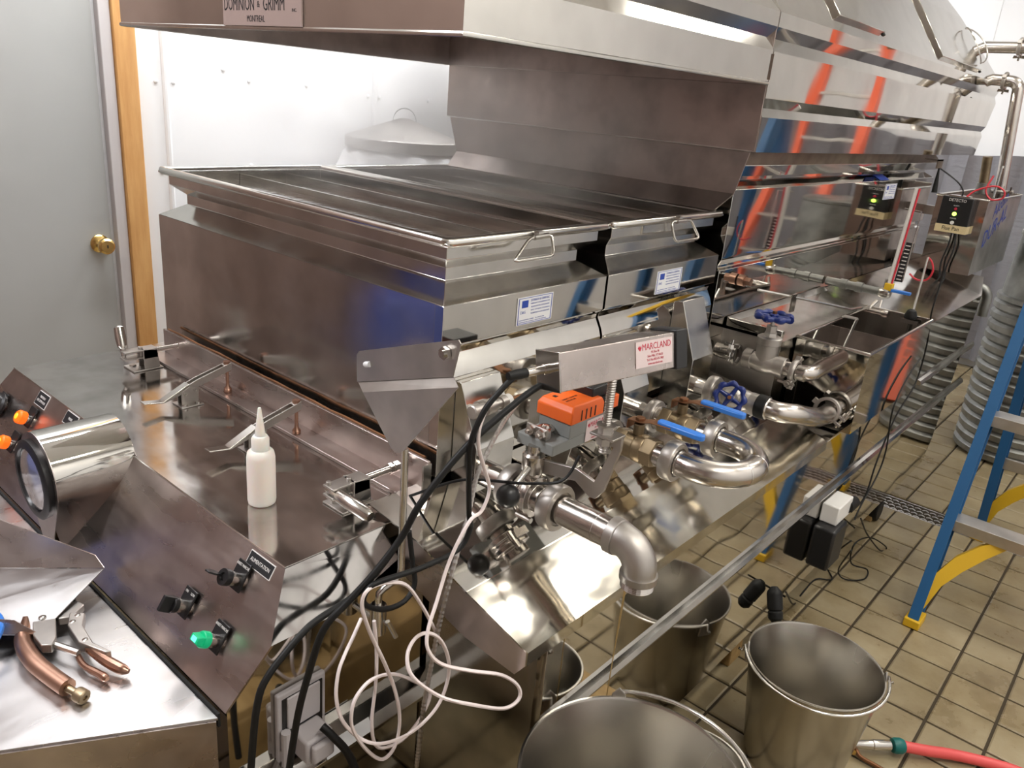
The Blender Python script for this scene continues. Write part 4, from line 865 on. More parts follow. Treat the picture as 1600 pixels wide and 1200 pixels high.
for k, (s, yy, zz, sz) in enumerate((('Alcom', 4.04, 1.21, .09), ('DUR-AL', 3.97, 1.09, .11))):
    text(s, sz, frame((C1 + .0008, yy, zz + .03), (0, .95, .3), (0, -.3, .95)), 'ink_blue', sw)
obj('support_arm', MB().box(XS - .02, C0, 4.0, 4.02, .98, 1.02).box(XS - .02, C0, 4.0, 4.02, 1.2, 1.24), 'sheet', fb)
de = thing('level_alarm', 'black level alarm box with green light and a strip of masking tape', 'alarm box', (-.805, 3.86, 1.155))
T = frame((-.866, 3.842, 1.150), (1, 0, .0), (0, 0, 1))
obj('case', MB(T).box(0, .122, .012, .152, -.03, .024), 'black', de, bev=.003)
text('DETECTO', .017, T @ Matrix.Translation((.061, .139, .0246)), 'ink_white', de, 'CENTER', sx=.9)
text('ALARM', .007, T @ Matrix.Translation((.061, .117, .0246)), 'ink_white', de, 'CENTER')
text('POWER', .007, T @ Matrix.Translation((.061, .064, .0246)), 'ink_white', de, 'CENTER')
obj('green_led', MB(T).lathe([(.0085, 0), (.007, .004), (0, .006)], (.061, .083, .024), (0, 0, 1), 14), 'led', de, label='lit yellow green indicator light')
obj('red_led', MB(T).lathe([(.006, 0), (.005, .002), (0, .003)], (.061, .104, .024), (0, 0, 1), 12), 'ink_red', de)
obj('button', MB(T).lathe([(.008, 0), (.007, .004), (0, .005)], (.061, .046, .024), (0, 0, 1), 12), 'white', de)
tp = obj('masking_tape', MB(T).box(-.001, .123, .004, .036, -.031, .0255), 'tape', de, smooth=0, label='strip of masking tape with handwriting')
text('Flue Pan', .024, frame(T @ Vector((.061, .021, .0262)), (1, 0, .02), (-.25, 0, 1)), 'ink_black', tp, 'CENTER', sx=.85)
obj('hook', MB(T).box(.02, .10, .150, .158, -.04, .01), 'rod', de)
def tcable(name, pts, r, m, label, cat='cable', n=6, sm=5, group=None):
    P = catmull(pts, sm); c = P[len(P)//2]
    return tag(obj(name, MB().tube(P, r, n), M[m], smooth=60, at=tuple(c)), label, cat, group)
tcable('alarm_wire', [(-.80, 3.845, 1.305), (-.80, 3.84, 1.33), (-.83, 3.83, 1.365), (-.90, 3.80, 1.41)], .0035, 'black', 'black wire arching from the top of the alarm box to the hood')
tcable('alarm_wire', [(-.79, 3.86, 1.30), (-.76, 3.88, 1.335), (-.70, 3.90, 1.36), (-.66, 3.90, 1.345), (-.66, 3.90, 1.315), (-.70, 3.90, 1.305), (-.73, 3.91, 1.34), (-.72, 3.93, 1.40)], .004, 'redwire', 'red wire coiled on top of the black alarm box')
tcable('alarm_wire', [(-.80, 3.845, 1.155), (-.80, 3.84, 1.10), (-.81, 3.84, 1.02), (-.80, 3.83, .95), (-.82, 3.80, .90)], .004, 'black', 'left black wire hanging below the alarm box')
tcable('alarm_wire', [(-.785, 3.845, 1.155), (-.775, 3.84, 1.09), (-.785, 3.84, 1.0), (-.78, 3.83, .94), (-.80, 3.82, .86)], .004, 'black', 'right black wire hanging below the alarm box')
tag(obj('antenna', MB().lathe([(.012, 0), (.01, .03), (.004, .09), (.004, .1)], (-.90, 3.80, 1.31), (-.05, 0, 1), 12), M['rubber'], at=(-.9, 3.8, 1.31)), 'short black tapered stub on the rim beside the alarm box', 'stub')
ov = thing('overflow_pipe', 'stained copper coloured pipe stub below the far end of the rear hood', 'pipe', (-.79, 4.1, 1.3))
obj('pipe', MB().cyl((-.79, 4.15, 1.335), (-.80, 4.13, 1.47), .02, n=16), 'brass', ov)
obj('coupling', MB().lathe([(.026, 0), (.03, .004), (.03, .05), (.024, .052)], (-.788, 4.15, 1.305), (0, 0, 1), 18), 'galv', ov)
rp = thing('riser_pipe', 'tall polished riser pipe curving from the rear float box into the hood', 'pipe', (-.75, 4.4, 1.25))
obj('pipe', MB().tube([(-.752, 4.40, 1.02), (-.76, 4.39, 1.31), (-.797, 4.365, 1.735)] + [(-.84 + .042*math.cos(q), 4.365, 1.755 + .042*math.sin(q)) for q in [PI/2*k/6 for k in range(1, 7)]] + [(-.915, 4.36, 1.80), (-.96, 4.33, 1.775), (-1.0, 4.29, 1.75)], .025, 20), 'pipe', rp, smooth=60)
tri_clamp('pipe_clamp', (-.76, 4.39, 1.315), (-.07, 0, 1), .033, rp, (0, -1, .2))
tri_clamp('pipe_clamp', (-.862, 4.362, 1.798), (1, 0, -.05), .033, rp, (0, -.4, -1))
tag(obj('support_rod', MB().cyl((-.72, 4.05, 1.28), (-.72, 4.05, 1.44), .005, n=8).lathe([(.009, 0), (.009, .01)], (-.72, 4.05, 1.43), (0, 0, 1), 6), M['rod'], at=(-.72, 4.05, 1.3)), 'thin threaded rod standing upright in the rear float box', 'rod')
up_ = thing('upper_pipe', 'horizontal steel pipe entering the hood above the riser pipe', 'pipe', (-.9, 4.38, 1.94))
obj('pipe', MB().tube([(-.45, 4.36, 1.94), (-.98, 4.36, 1.935), (-1.06, 4.30, 1.88), (-1.12, 4.24, 1.83)], .025, 20), 'pipe', up_, smooth=60)
tri_clamp('pipe_clamp', (-.838, 4.36, 1.942), (1, 0, 0), .033, up_, (0, -.4, -1))
pv = thing('feed_pipe', 'grey feed pipe with an elbow running along the rear of the evaporator', 'pipe', (-.8, 4.0, .93))
obj('pipe', MB().tube([(-.83, 3.98, .925), (-.74, 4.0, .925), (-.665, 4.0, .92)] + [(-.665 + .04*math.sin(q), 4.0, .88 + .04*math.cos(q)) for q in [PI/2*k/6 for k in range(1, 7)]] + [(-.625, 4.0, .80)], .022, 18), 'galv', pv, smooth=60)
obj('coupling', MB().lathe([(.028, 0), (.028, .04)], (-.75, 4.0, .925), X, 18).lathe([(.027, 0), (.027, .03)], (-.70, 4.0, .923), X, 18).hexnut((-.84, 3.98, .925), X, .034, .05), 'cast', pv)
# ------------------------------------------------------------------ things beside and behind the evaporator
dc = thing('flexible_duct', 'large corrugated galvanised duct standing on the floor behind the evaporator', 'duct', (-.42, 4.66, 0))
pr_ = []
for k in range(15):
    z = .01 + k*.053
    pr_ += [(.262, z), (.272, z + .008), (.272, z + .034), (.262, z + .042), (.258, z + .048)]
obj('corrugated_duct', MB().lathe(pr_, (-.42, 4.66, 0), (0, 0, 1), 40), 'galv', dc, smooth=30)
obj('duct_collar', MB().lathe([(.255, .80), (.268, .805), (.268, .825), (.25, .83), (.235, 1.12), (.24, 1.125), (.24, 1.14), (.23, 1.145)], (-.42, 4.66, 0), (0, 0, 1), 40), 'galv', dc)
sf = mat('grey_tarp', (.2, .195, .21), .5); t_, p_ = nodes(sf); n_ = noise(t_, 10, 5, coords(t_, (1, 1, 3)), .6); bump(t_, p_, n_.outputs[0], .6, .01)
tm = MB(); lo = []
for k in range(90):
    x = -1.75 + k*3.0/89; y = 6.21 + .025*math.sin(k*.9) + .012*math.sin(k*2.3); zt = 1.44 + .012*math.sin(k*.35) + .09*max(0, (x + .9))
    lo.append([(x, y, .06), (x, y + .01*math.sin(k*1.7), .5), (x, y - .012*math.sin(k), 1.0), (x, y + .01, zt), (x, y + .016, zt), (x, y + .012*0 + .006, .06)])
tm.loft(lo)
tag(obj('tarp', tm, sf, smooth=60, at=(-.3, 6.2, .06)), 'silvery grey tarp hanging across the back wall behind the riser pipe', 'tarp')
# conical lid on a filter tank between machine and wall
fl = thing('filter_tank', 'round steel filter tank with a white cloth over its rim behind the syrup pans', 'tank', (-2.6, 2.3, 0))
obj('tank_body', MB().lathe([(.20, 0), (.215, .01), (.215, 1.19), (.222, 1.20)], (-2.6, 2.3, 0), (0, 0, 1), 40), 'sheet', fl)
lp = []
nn_ = 64
cl_ = MB(); loops = []
for z, r in ((1.17, .285), (1.225, .268), (1.28, .24), (1.295, .215)):
    loops.append([(-2.6 + (r + .012*math.sin(11*q + z*30))*math.cos(q), 2.3 + (r + .012*math.sin(11*q + z*30))*math.sin(q), z) for q in [2*PI*k/nn_ for k in range(nn_)]])
cl_.loft(loops, caps=False)
tag(obj('filter_cloth', cl_, M['cloth'], smooth=60, at=(-2.6, 2.3, 1.2)), 'crumpled white filter cloth hanging out under the conical lid', 'cloth')
ld = thing('conical_lid', 'shallow conical steel lid with a strap handle seen through the steam', 'lid', (-2.6, 2.3, 1.296))
obj('lid_shell', MB().lathe([(.232, 1.298), (.242, 1.300), (.242, 1.34), (.238, 1.344), (.02, 1.422), (.0, 1.423)], (-2.6, 2.3, 0), (0, 0, 1), 48), 'cast', ld, smooth=20)
hd = MB()
hp = [(-2.6 + .048*math.cos(q)*.62, 2.3 + .048*math.cos(q)*.78, 1.408 + .052*math.sin(q)) for q in [PI*k/12 for k in range(13)]]
for a, b in zip(hp[:-1], hp[1:]):
    pass
wv = Vector((.78, -.62, 0))*.014
hd.loft([[tuple(Vector(p) + wv + Vector((0, 0, .0))), tuple(Vector(p) - wv), tuple(Vector(p) - wv + Vector((0, 0, .004))), tuple(Vector(p) + wv + Vector((0, 0, .004)))] for p in hp])
obj('strap_handle', hd, 'galv', ld)
# ------------------------------------------------------------------ blue step ladder
def ladder(name, label, m, foot, dx, rear, apex, w_top, steps, brace, pad):
    t = thing(name, label, 'ladder', (foot[0] + dx/2, (foot[1] + rear)/2, 0))
    f0 = Vector(foot)
    for s in (0, 1):
        a = Vector((foot[0] + s*dx, foot[1], .012)); b = Vector((apex[0] + (s*w_top), apex[1] - .03, apex[2]))
        for nm, p, q in (('front_stile', a, b), ('rear_stile', Vector((a.x + (.02 if s == 0 else -.02), rear, .012)), b + Vector((0, .06, -.02)))):
            d = (q - p).normalized(); xx = Vector((1, 0, 0)); yy = d.cross(xx).normalized()
            lo = []
            for e in (p, q):
                lo.append([tuple(e + xx*u_ + yy*v_) for u_, v_ in ((-.012, -.036), (.022, -.036), (.022, -.030), (-.005, -.030), (-.005, .030), (.022, .030), (.022, .036), (-.012, .036))] if s == 0 else [tuple(e + xx*-u_ + yy*v_) for u_, v_ in ((-.012, -.036), (-.012, .036), (.022, .036), (.022, .030), (-.005, .030), (-.005, -.030), (.022, -.030), (.022, -.036))])
            st = obj(nm, MB().loft(lo), m, t, smooth=0, bev=.001)
            obj('foot_pad', MB().box(p.x - .02, p.x + .03, p.y - .042, p.y + .042, 0, .03), pad, st, bev=.003)
            obj('rivet', MB().lathe([(.007, 0), (.006, .003), (0, .004)], p.lerp(q, .165) + xx*(-.012 if s == 0 else .012), xx*(-1 if s == 0 else 1), 10).lathe([(.007, 0), (.006, .003), (0, .004)], p.lerp(q, .18) + xx*(-.012 if s == 0 else .012), xx*(-1 if s == 0 else 1), 10), 'alu', st)
    a = Vector((foot[0], foot[1], .012)); b = Vector((apex[0], apex[1] - .03, apex[2])); A = a + X*dx; B = b + X*w_top
    for k in range(1, steps + 1):
        u_ = k/(steps + .75); p, q = a.lerp(b, u_), A.lerp(B, u_)
        obj('step', MB().box(p.x - .004, q.x + .004, p.y - .035, p.y + .045, p.z - .004, p.z + .002).box(p.x - .004, q.x + .004, p.y - .037, p.y - .032, p.z - .035, p.z + .003).box(p.x - .004, q.x + .004, p.y + .042, p.y + .046, p.z - .03, p.z + .002), 'alu', t, bev=.001)
    r0 = Vector((a.x + .02, rear, .012)); r1 = b + Vector((0, .06, -.02)); R0 = r0 + X*(dx - .04); R1 = r1 + X*w_top
    for k in range(1, steps + 1):
        u_ = k/(steps + .75); p, q = r0.lerp(r1, u_), R0.lerp(R1, u_)
        obj('rear_bar', MB().box(p.x, q.x, p.y - .008, p.y + .008, p.z - .022, p.z + .022), 'alu', t, bev=.001)
    obj('top_cap', MB().box(b.x - .03, B.x + .03, b.y - .06, b.y + .16, b.z - .03, b.z + .025), brace, t, bev=.006)
    for (p, q, kx) in ((a.lerp(b, .035), a.lerp(b, 1/(steps + .75)), 1), (r0.lerp(r1, .035), r0.lerp(r1, 1/(steps + .75)), 1)):
        lo = []
        for u_ in (0, .25, .5, .75, 1.0):
            c = Vector((p.x + .01 + .17*u_**1.6, p.y + (q.y - p.y)*u_, p.z + (q.z - .02 - p.z)*u_**.75))
            h_ = .022 + .018*math.sin(PI*u_)
            lo.append([tuple(c + Vector((-h_*.3, -.012, h_*.5))), tuple(c + Vector((h_*.5, -.012, -h_*.5))), tuple(c + Vector((h_*.5, .012, -h_*.5))), tuple(c + Vector((-h_*.3, .012, h_*.5)))])
        obj('foot_brace', MB().loft(lo), brace, t, smooth=60)
    return t
ladder('step_ladder', 'blue fibreglass step ladder with yellow feet standing on the tiles', 'ladder', (-.352, 2.645, 0), .56, 3.50, (-.37, 3.45, 1.60), .42, 4, 'yellow', 'yellow')
# orange ladder leaning at the back, seen mostly as a reflection in the steel
ol = thing('leaning_ladder', 'orange fibreglass ladder leaning at the back, seen reflected in the steel', 'ladder', (.0, 5.1, 0))
for s in (0, 1):
    p = Vector((-.06 + s*.42, 4.95, 0.01)); q = Vector((.05 + s*.36, 6.10, 2.6)); d = (q - p).normalized(); yy = d.cross(X).normalized()
    obj('stile', MB().loft([[tuple(e + X*a + yy*b) for a, b in ((-.03, -.045), (.03, -.045), (.03, .045), (-.03, .045))] for e in (p, q)]), 'redorange', ol, bev=.002)
for k in range(1, 9):
    u_ = k/9; p = Vector((-.06, 4.95, .01)).lerp(Vector((.05, 6.10, 2.6)), u_); q = Vector((.36, 4.95, .01)).lerp(Vector((.41, 6.10, 2.6)), u_)
    obj('step', MB().box(p.x + .014, q.x - .014, p.y - .04, p.y + .04, p.z - .012, p.z + .008), 'alu', ol, bev=.002)
# ------------------------------------------------------------------ pails
def pail(label, c, zb, zr, r, ang, drop=.0, group=None):
    t = thing('pail', label, 'pail', (c[0], c[1], zb))
    h = zr - zb; rb = r*.76
    obj('pail_body', MB().lathe([(0, 0), (rb - .004, 0), (rb, .004), (r, h), (r + .0035, h + .001), (r + .0045, h + .0045), (r + .0035, h + .008), (r, h + .008), (r - .0025, h + .004), (rb - .002, .006), (0, .006)], (c[0], c[1], zb), (0, 0, 1), 56, caps=False), 'bucket', t, smooth=35)
    dv_ = Vector((math.cos(ang), math.sin(ang), 0)); nv = Vector((-dv_.y, dv_.x, 0)); C = Vector((c[0], c[1], zr + .004))
    for s in (-1, 1):
        e = obj('ear', MB().loft([[tuple(C + dv_*s*(r + o) + nv*a + Vector((0, 0, z))) for a, z in ((-.016, -.03), (.016, -.03), (.012, .008), (0, .022), (-.012, .008))] for o in ((.001, .005) if s > 0 else (.005, .001))]), 'cast', t, bev=.001)
    P = []
    for k in range(25):
        q = PI*k/24; rr = r + .010
        P.append(C + dv_*(rr*math.cos(q)) - nv*(rr*math.sin(q)*(1.0 + .02*math.sin(q))) + Vector((0, 0, .008 - drop*math.sin(q))))
    P = [P[0] + dv_*.014 + Vector((0, 0, -.012)), P[0] + dv_*.006 + Vector((0, 0, -.016))] + P + [P[-1] - dv_*.006 + Vector((0, 0, -.016)), P[-1] - dv_*.014 + Vector((0, 0, -.012))]
    obj('bail_handle', MB().tube(P, .004, 8), 'rod', t, smooth=60)
    return t
pail('stainless pail standing on the tiles in the middle of the aisle', (-.409, 1.769), 0, .288, .16, -.18 + 0.65, .012)
pail('large stainless pail on the wooden crate at the bottom edge of the picture', (-.414, .874), .262, .575, .173, 2.28, -.012)
pail('small stainless pail half hidden behind the large pail', (-.425, 1.14), .262, .40, .098, .6, .02)
cr = thing('wooden_crate', 'stained wooden slat crate under the large pail, reflected in the steel panel', 'crate', (-.40, .95, 0))
for k in range(6):
    y = .62 + k*.135
    obj('slat', MB().box(-.575, -.22, y - .061, y + .061, .236, .26), 'oldwood', cr, bev=.002)
for x in (-.565, -.23):
    obj('side_board', MB().box(x - .012, x + .012, .565, 1.35, .02, .235), 'oldwood', cr, bev=.002)
for y in (.576, 1.339):
    obj('end_board', MB().box(-.552, -.243, y - .0105, y + .0105, .02, .235), 'oldwood', cr, bev=.002)
obj('runner', MB().box(-.553, -.53, .587, 1.328, 0, .05).box(-.265, -.242, .587, 1.328, 0, .05), 'oldwood', cr)
wp = thing('added_pallet', 'low wooden pallet added unseen in front of the console to put slats in the steel reflection', 'pallet', (-.6, .25, 0))  # added out of view so the steel below the apron reflects wooden slats
for k in range(4):
    obj('slat', MB().box(-.88, -.25, .02 + k*.125, .125 + k*.125, .08, .102), 'palletwood', wp, bev=.002)
for x in (-.86, -.565, -.27):
    obj('bearer', MB().box(x - .02, x + .02, .03, .50, 0, .08), 'palletwood', wp, bev=.002)
# ------------------------------------------------------------------ hose with trigger nozzle
hs = thing('spray_nozzle', 'metal trigger spray nozzle on the end of the red hose', 'nozzle', (-.26, 1.93, .03))
nd = Vector((-.081, -.076, 0)).normalized()
n0 = Vector((-.223, 1.963, .03))
obj('nozzle_barrel', MB().lathe([(.012, 0), (.014, .004), (.014, .05), (.012, .052), (.011, .09), (.013, .094), (.013, .12), (.006, .122)], n0, nd, 18), 'rod', hs)
obj('trigger', MB().tube(catmull([tuple(n0 + nd*.095 + Vector((0, 0, -.008))), tuple(n0 + nd*.085 + Vector((.012, -.02, -.018))), tuple(n0 + nd*.04 + Vector((.02, -.05, -.02))), tuple(n0 + nd*.01 + Vector((.028, -.072, -.02)))], 5), .0055, 8), 'rust', hs)
obj('trigger_screw', MB().lathe([(.008, 0), (.008, .014)], n0 + nd*.098 + Vector((0, 0, -.016)), (.3, -1, 0), 12), 'knob_brass', hs)
gc = obj('green_coupling', MB().lathe([(.013, -.002), (.018, -.004), (.0205, -.012), (.0205, -.026), (.017, -.034), (.012, -.035)], n0, nd, 20), 'green', hs)
tcable('garden_hose', [tuple(n0 - nd*.03), (-.15, 2.02, .026), (-.085, 2.075, .018), (.0, 2.12, .016), (.07, 2.14, .016), (.2, 2.14, .016), (.5, 2.05, .016), (.9, 1.7, .016)], .0145, 'red', 'red rubber hose lying across the tiles at the lower right', 'hose', 14)
# ------------------------------------------------------------------ outlet, adaptors and cables
ou = thing('outlet_box', 'grey cast outlet box with a plug on the console side', 'outlet', (-.905, .61, .5))
obj('box_plate', MB().box(-.9085, -.898, .566, .66, .45, .61), 'lightgrey', ou, bev=.003)
obj('gasket', MB().box(-.8985, -.896, .574, .652, .462, .60), 'black', ou)
obj('flap', MB().box(-.899, -.893, .582, .646, .535, .60), 'lightgrey', ou, bev=.002)
obj('hinge', MB().cyl((-.889, .575, .54), (-.889, .575, .47), .008, n=10).box(-.9, -.885, .568, .582, .48, .50), 'lightgrey', ou)
obj('plug', MB().box(-.897, -.85, .588, .642, .486, .532).box(-.85, -.838, .594, .636, .490, .526), 'lightgrey', ou, bev=.005)
jb = thing('power_adaptor', 'black power adaptor block hanging on the steel side panel', 'adaptor', (-.585, 2.24, .36))
obj('adaptor_case', MB().box(-.612, -.545, 2.20, 2.31, .295, .43), 'black', jb, bev=.008)
obj('socket_plate', MB().box(-.612, -.56, 2.24, 2.36, .43, .49), 'white', jb, bev=.004)
obj('plug', MB().cyl((-.57, 2.345, .455), (-.57, 2.41, .45), .02, n=14), 'rubber', jb)
sp = thing('cable_connector', 'black in-line cable connector resting on the bottom edge of the side panel', 'connector', (-.585, 1.9, .25))
obj('connector_body', MB().lathe([(.008, 0), (.019, .012), (.021, .02), (.021, .06), (.017, .064), (.02, .068), (.02, .085), (.012, .095)], (-.598, 1.93, .345), (.12, -.1, -.3), 18), 'rubber', sp)
CB = {
'loop_cable': [(-0.7,0.889,1.161),(-0.706,0.859,1.155),(-0.712,0.834,1.135),(-0.718,0.81,1.108),(-0.724,0.793,1.061),(-0.731,0.801,1.007),(-0.737,0.815,0.923),(-0.743,0.827,0.893),(-0.749,0.808,0.857),(-0.755,0.739,0.852),(-0.761,0.705,0.852),(-0.767,0.651,0.855),(-0.773,0.637,0.838),(-0.779,0.646,0.813),(-0.786,0.689,0.781),(-0.792,0.735,0.77),(-0.798,0.762,0.787),(-0.804,0.761,0.825),(-0.81,0.756,0.884)],
'thick_cable': [(-0.7,0.943,1.136),(-0.711,0.9,1.117),(-0.722,0.836,1.082),(-0.732,0.793,1.051),(-0.743,0.753,1.01),(-0.754,0.718,0.963),(-0.765,0.7,0.917),(-0.775,0.656,0.867),(-0.786,0.618,0.83),(-0.797,0.582,0.792),(-0.808,0.564,0.718),(-0.818,0.551,0.642),(-0.829,0.541,0.533),(-0.84,0.54,0.446)],
'side_cable': [(-0.86,0.817,0.875),(-0.857,0.763,0.82),(-0.855,0.692,0.775),(-0.852,0.616,0.765),(-0.85,0.581,0.755),(-0.847,0.523,0.717),(-0.845,0.499,0.675),(-0.842,0.483,0.565),(-0.84,0.477,0.495)],
'plug_cable': [(-0.85,0.618,0.551),(-0.833,0.627,0.536),(-0.817,0.648,0.493),(-0.8,0.663,0.424)],
'white_cable': [(-0.71,0.865,1.157),(-0.715,0.824,1.126),(-0.72,0.807,1.087),(-0.72,0.806,1.052),(-0.72,0.822,1.011),(-0.72,0.839,0.968),(-0.72,0.825,0.935),(-0.72,0.801,0.928),(-0.72,0.776,0.899),(-0.72,0.755,0.862),(-0.71,0.726,0.818),(-0.7,0.701,0.785),(-0.69,0.693,0.76),(-0.675,0.708,0.733),(-0.65,0.75,0.711),(-0.625,0.794,0.693),(-0.61,0.82,0.666),(-0.605,0.82,0.643),(-0.61,0.789,0.64),(-0.63,0.733,0.67),(-0.66,0.696,0.688),(-0.69,0.665,0.724),(-0.71,0.67,0.748),(-0.72,0.694,0.761),(-0.72,0.721,0.757),(-0.72,0.751,0.727),(-0.72,0.772,0.677),(-0.725,0.778,0.626),(-0.73,0.761,0.579),(-0.74,0.719,0.55),(-0.76,0.676,0.54),(-0.78,0.647,0.552),(-0.8,0.623,0.59),(-0.81,0.616,0.635),(-0.82,0.627,0.673),(-0.83,0.648,0.693),(-0.84,0.67,0.705),(-0.86,0.703,0.715)],
'white_loop': [(-0.76,0.793,0.676),(-0.761,0.772,0.722),(-0.763,0.741,0.782),(-0.764,0.71,0.828),(-0.766,0.67,0.848),(-0.767,0.638,0.85),(-0.769,0.63,0.825),(-0.77,0.647,0.769),(-0.772,0.681,0.689),(-0.773,0.707,0.616),(-0.775,0.721,0.547),(-0.776,0.713,0.496),(-0.778,0.688,0.484),(-0.779,0.656,0.524),(-0.781,0.628,0.583),(-0.782,0.624,0.619),(-0.784,0.635,0.645),(-0.785,0.666,0.659),(-0.787,0.713,0.641),(-0.788,0.765,0.594),(-0.79,0.805,0.546),(-0.791,0.788,0.502),(-0.793,0.745,0.476),(-0.794,0.692,0.495),(-0.796,0.678,0.552),(-0.797,0.685,0.636),(-0.799,0.686,0.699),(-0.8,0.68,0.756)],
'braided': [(-0.925,1.16,0.987),(-0.9,1.13,1.0),(-0.85, 1.02, 0.996), (-0.82, 0.947, 0.971), (-0.8, 0.897, 0.939), (-0.78, 0.864, 0.904), (-0.76, 0.827, 0.867), (-0.75, 0.797, 0.812), (-0.75, 0.78, 0.746), (-0.75, 0.761, 0.64), (-0.75, 0.749, 0.554), (-0.75, 0.741, 0.432)],
'thin_wire': [(-0.967,0.9,0.831),(-0.887,0.918,0.885),(-0.853,0.935,0.9),(-0.819,0.952,0.906),(-0.778,0.97,0.912),(-0.752,0.988,0.915),(-0.709,1.005,0.929),(-0.698,1.022,0.944),(-0.694,1.04,0.975)],
'adaptor_wire': [(-0.57,2.48,0.359),(-0.57,2.514,0.398),(-0.57,2.629,0.477),(-0.57,2.648,0.565),(-0.57,2.595,0.715),(-0.57,2.675,0.806),(-0.57,2.779,0.851)],
'adaptor_wire2': [(-0.57,2.416,0.411),(-0.574,2.555,0.417),(-0.577,2.6,0.53),(-0.581,2.713,0.659),(-0.585,2.881,0.734),(-0.589,2.913,0.866),(-0.592,2.868,0.985),(-0.596,2.898,1.089),(-0.6,2.889,1.175)],
'floor_wire': [(-0.56,1.914,0.354),(-0.668,2.4,0.02),(-0.68,2.52,0.006),(-0.68,2.637,0.006),(-0.638,2.683,0.006),(-0.696,2.774,0.006),(-0.653,2.73,0.1),(-0.578,2.546,0.25)],
'coil': [(-0.55,2.455,0.264),(-0.627,2.688,0.05),(-0.604,2.713,0.01),(-0.554,2.769,0.01),(-0.564,2.828,0.02),(-0.609,2.77,0.05),(-0.606,2.728,0.15),(-0.602,2.924,0.1),(-0.569,3.078,0.01),(-0.579,3.032,0.01),(-0.597,2.838,0.15),(-0.56,2.514,0.355)],
}
tcable('power_cable', CB['thick_cable'], .0055, 'rubber', 'thick black cable running from the controller down past the console edge', n=10)
tcable('power_cable', CB['side_cable'], .0056, 'rubber', 'black cable dropping over the console chamfer beside the outlet box', n=10)
tcable('power_cable', CB['plug_cable'], .007, 'rubber', 'short thick black cable leaving the grey plug', n=10)
tcable('power_cable', CB['loop_cable'], .0045, 'rubber', 'black cable from the controller connector looped around the pole socket', n=8)
tcable('sensor_wire', CB['thin_wire'], .003, 'rubber', 'thin black wire sagging behind the black ball knob', n=6)
tcable('thermocouple_cable', CB['white_cable'], .0031, 'white_wire', 'long white cable tangled in big loops beside the console', n=6)
tcable('thermocouple_cable', CB['white_loop'], .0031, 'white_wire', 'second white cable hanging in a narrow loop below the pole socket', n=6)
P = catmull(CB['braided'], 12)
pp = [P[0]]
for a in P[1:]:
    if (a - pp[-1]).length > .0035:
        n_ = int((a - pp[-1]).length / .0035); b0 = pp[-1].copy()
        for k in range(1, n_ + 1): pp.append(b0.lerp(a, k/n_))
tag(obj('braided_cable', MB().tube(pp, [.0046 if k % 2 else .0036 for k in range(len(pp))], 7), M['cast'], smooth=0, at=tuple(pp[len(pp)//2])), 'ribbed metal sheathed cable hanging from the probe', 'cable')
tcable('adaptor_wire', CB['adaptor_wire'], .0028, 'rubber', 'thin black wire climbing from the adaptor along the tank edge')
tcable('adaptor_wire', CB['adaptor_wire2'], .0028, 'rubber', 'thin black wire climbing from the adaptor up to the alarm box')
tcable('adaptor_wire', CB['coil'], .0028, 'rubber', 'coil of thin black wire dangling to the floor under the adaptor')
tcable('adaptor_wire', CB['floor_wire'], .0028, 'rubber', 'thin black wire lying on the tiles from the in-line connector')

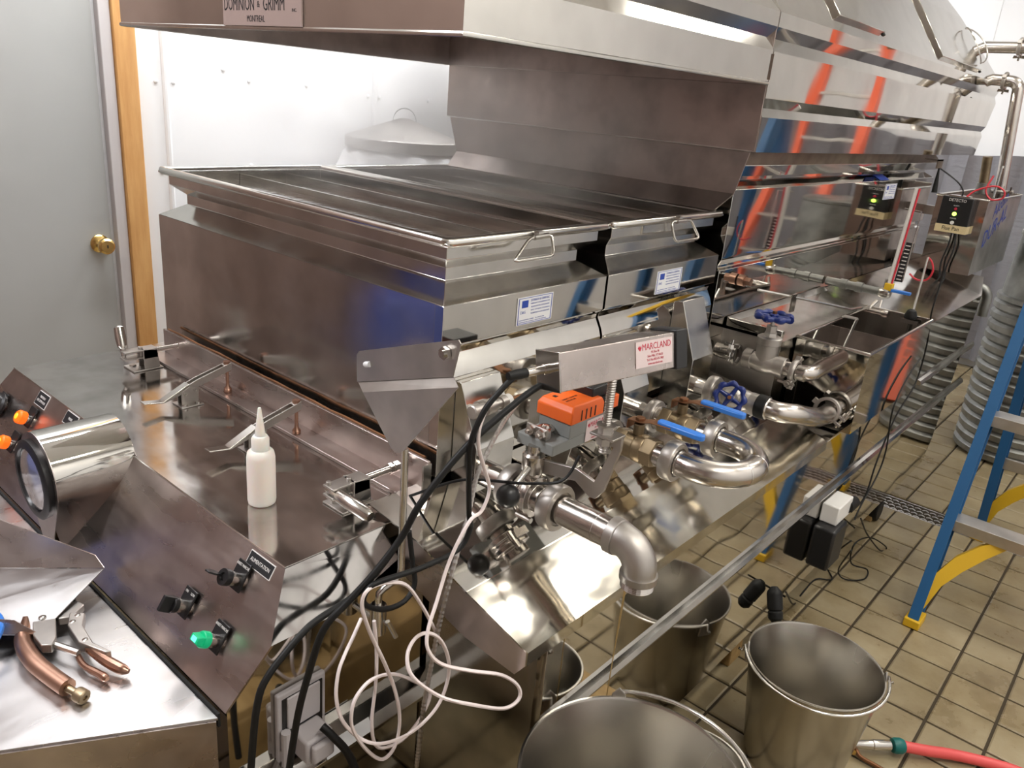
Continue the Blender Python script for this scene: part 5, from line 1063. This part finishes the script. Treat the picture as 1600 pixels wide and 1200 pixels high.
# added unseen at the left, putting brown and blue into the steel reflections
cb = thing('added_cupboard', 'tall dark reddish brown cupboard shape, added unseen to darken the reflections in the steel', 'cupboard', (-2.72, -.4, 0))
obj('carcass', MB().box(-2.96, -2.5, -1.4, .62, 0, 2.45), 'darkwood', cb, bev=.004)
for a in (-1.38, -.71, -.04):
    dd = obj('door', MB().box(-2.499, -2.48, a, a + .645, .06, 2.42), 'darkwood', cb, bev=.004)
    obj('handle', MB().tube([(-2.48, a + .6, 1.1), (-2.45, a + .6, 1.12), (-2.45, a + .6, 1.2), (-2.48, a + .6, 1.22)], .006, 8), 'rod', dd)
bd = thing('added_blue_drum', 'blue drum shape, added unseen to put a blue reflection in the pan front', 'drum', (-2.2, -.12, 0))  # added shape, stands in for someone in blue reflected in the pan front
obj('drum_body', MB().lathe([(.2, 0), (.22, .03), (.225, .3), (.23, .31), (.225, .32), (.225, .6), (.23, .61), (.225, .62), (.215, .78), (.19, .82), (.0, .825)], (-2.2, -.12, 0), (0, 0, 1), 36), 'drum', bd)

# steam drifting off the pans
sv = bpy.data.materials.new('steam'); sv.use_nodes = True; nt = sv.node_tree
nt.nodes.remove(nt.nodes['Principled BSDF'])
vp = nt.nodes.new('ShaderNodeVolumePrincipled'); nt.links.new(vp.outputs[0], nt.nodes['Material Output'].inputs['Volume'])
vp.inputs['Color'].default_value = (.99, .99, .99, 1); vp.inputs['Anisotropy'].default_value = .2
tc = nt.nodes.new('ShaderNodeTexCoord')
n1 = nt.nodes.new('ShaderNodeTexNoise'); n1.inputs['Scale'].default_value = 3.2; n1.inputs['Detail'].default_value = 4
nt.links.new(tc.outputs['Object'], n1.inputs['Vector'])
r1 = ramp(nt, n1.outputs[0], [(.36, 0.0), (.68, 1.0)])
sx_ = nt.nodes.new('ShaderNodeSeparateXYZ'); nt.links.new(tc.outputs['Generated'], sx_.inputs[0])
def math_(op, a, b):
    m_ = nt.nodes.new('ShaderNodeMath'); m_.operation = op
    for i_, q_ in enumerate((a, b)):
        if isinstance(q_, (int, float)): m_.inputs[i_].default_value = q_
        else: nt.links.new(q_, m_.inputs[i_])
    return m_.outputs[0]
fx = ramp(nt, sx_.outputs[0], [(0.0, 0.0), (.12, 1.0), (.55, .9), (1.0, 0.05)])
fy = ramp(nt, sx_.outputs[1], [(0.0, 0.0), (.35, .55), (.75, 1.0), (1.0, .2)])
fz = ramp(nt, sx_.outputs[2], [(0.0, .8), (.4, .9), (1.0, 0.35)])
nt.links.new(math_('MULTIPLY', math_('MULTIPLY', math_('MULTIPLY', r1, fx), math_('MULTIPLY', fy, fz)), 5.4), vp.inputs['Density'])
st_ = obj('steam', MB().box(-2.35, -1.0, 1.0, 1.955, 1.309, 1.622), sv, smooth=0, at=(-1.7, 1.5, 1.3))
st_['kind'] = 'stuff'; st_['label'] = 'thin white steam drifting off the open pans'; st_['category'] = 'steam'
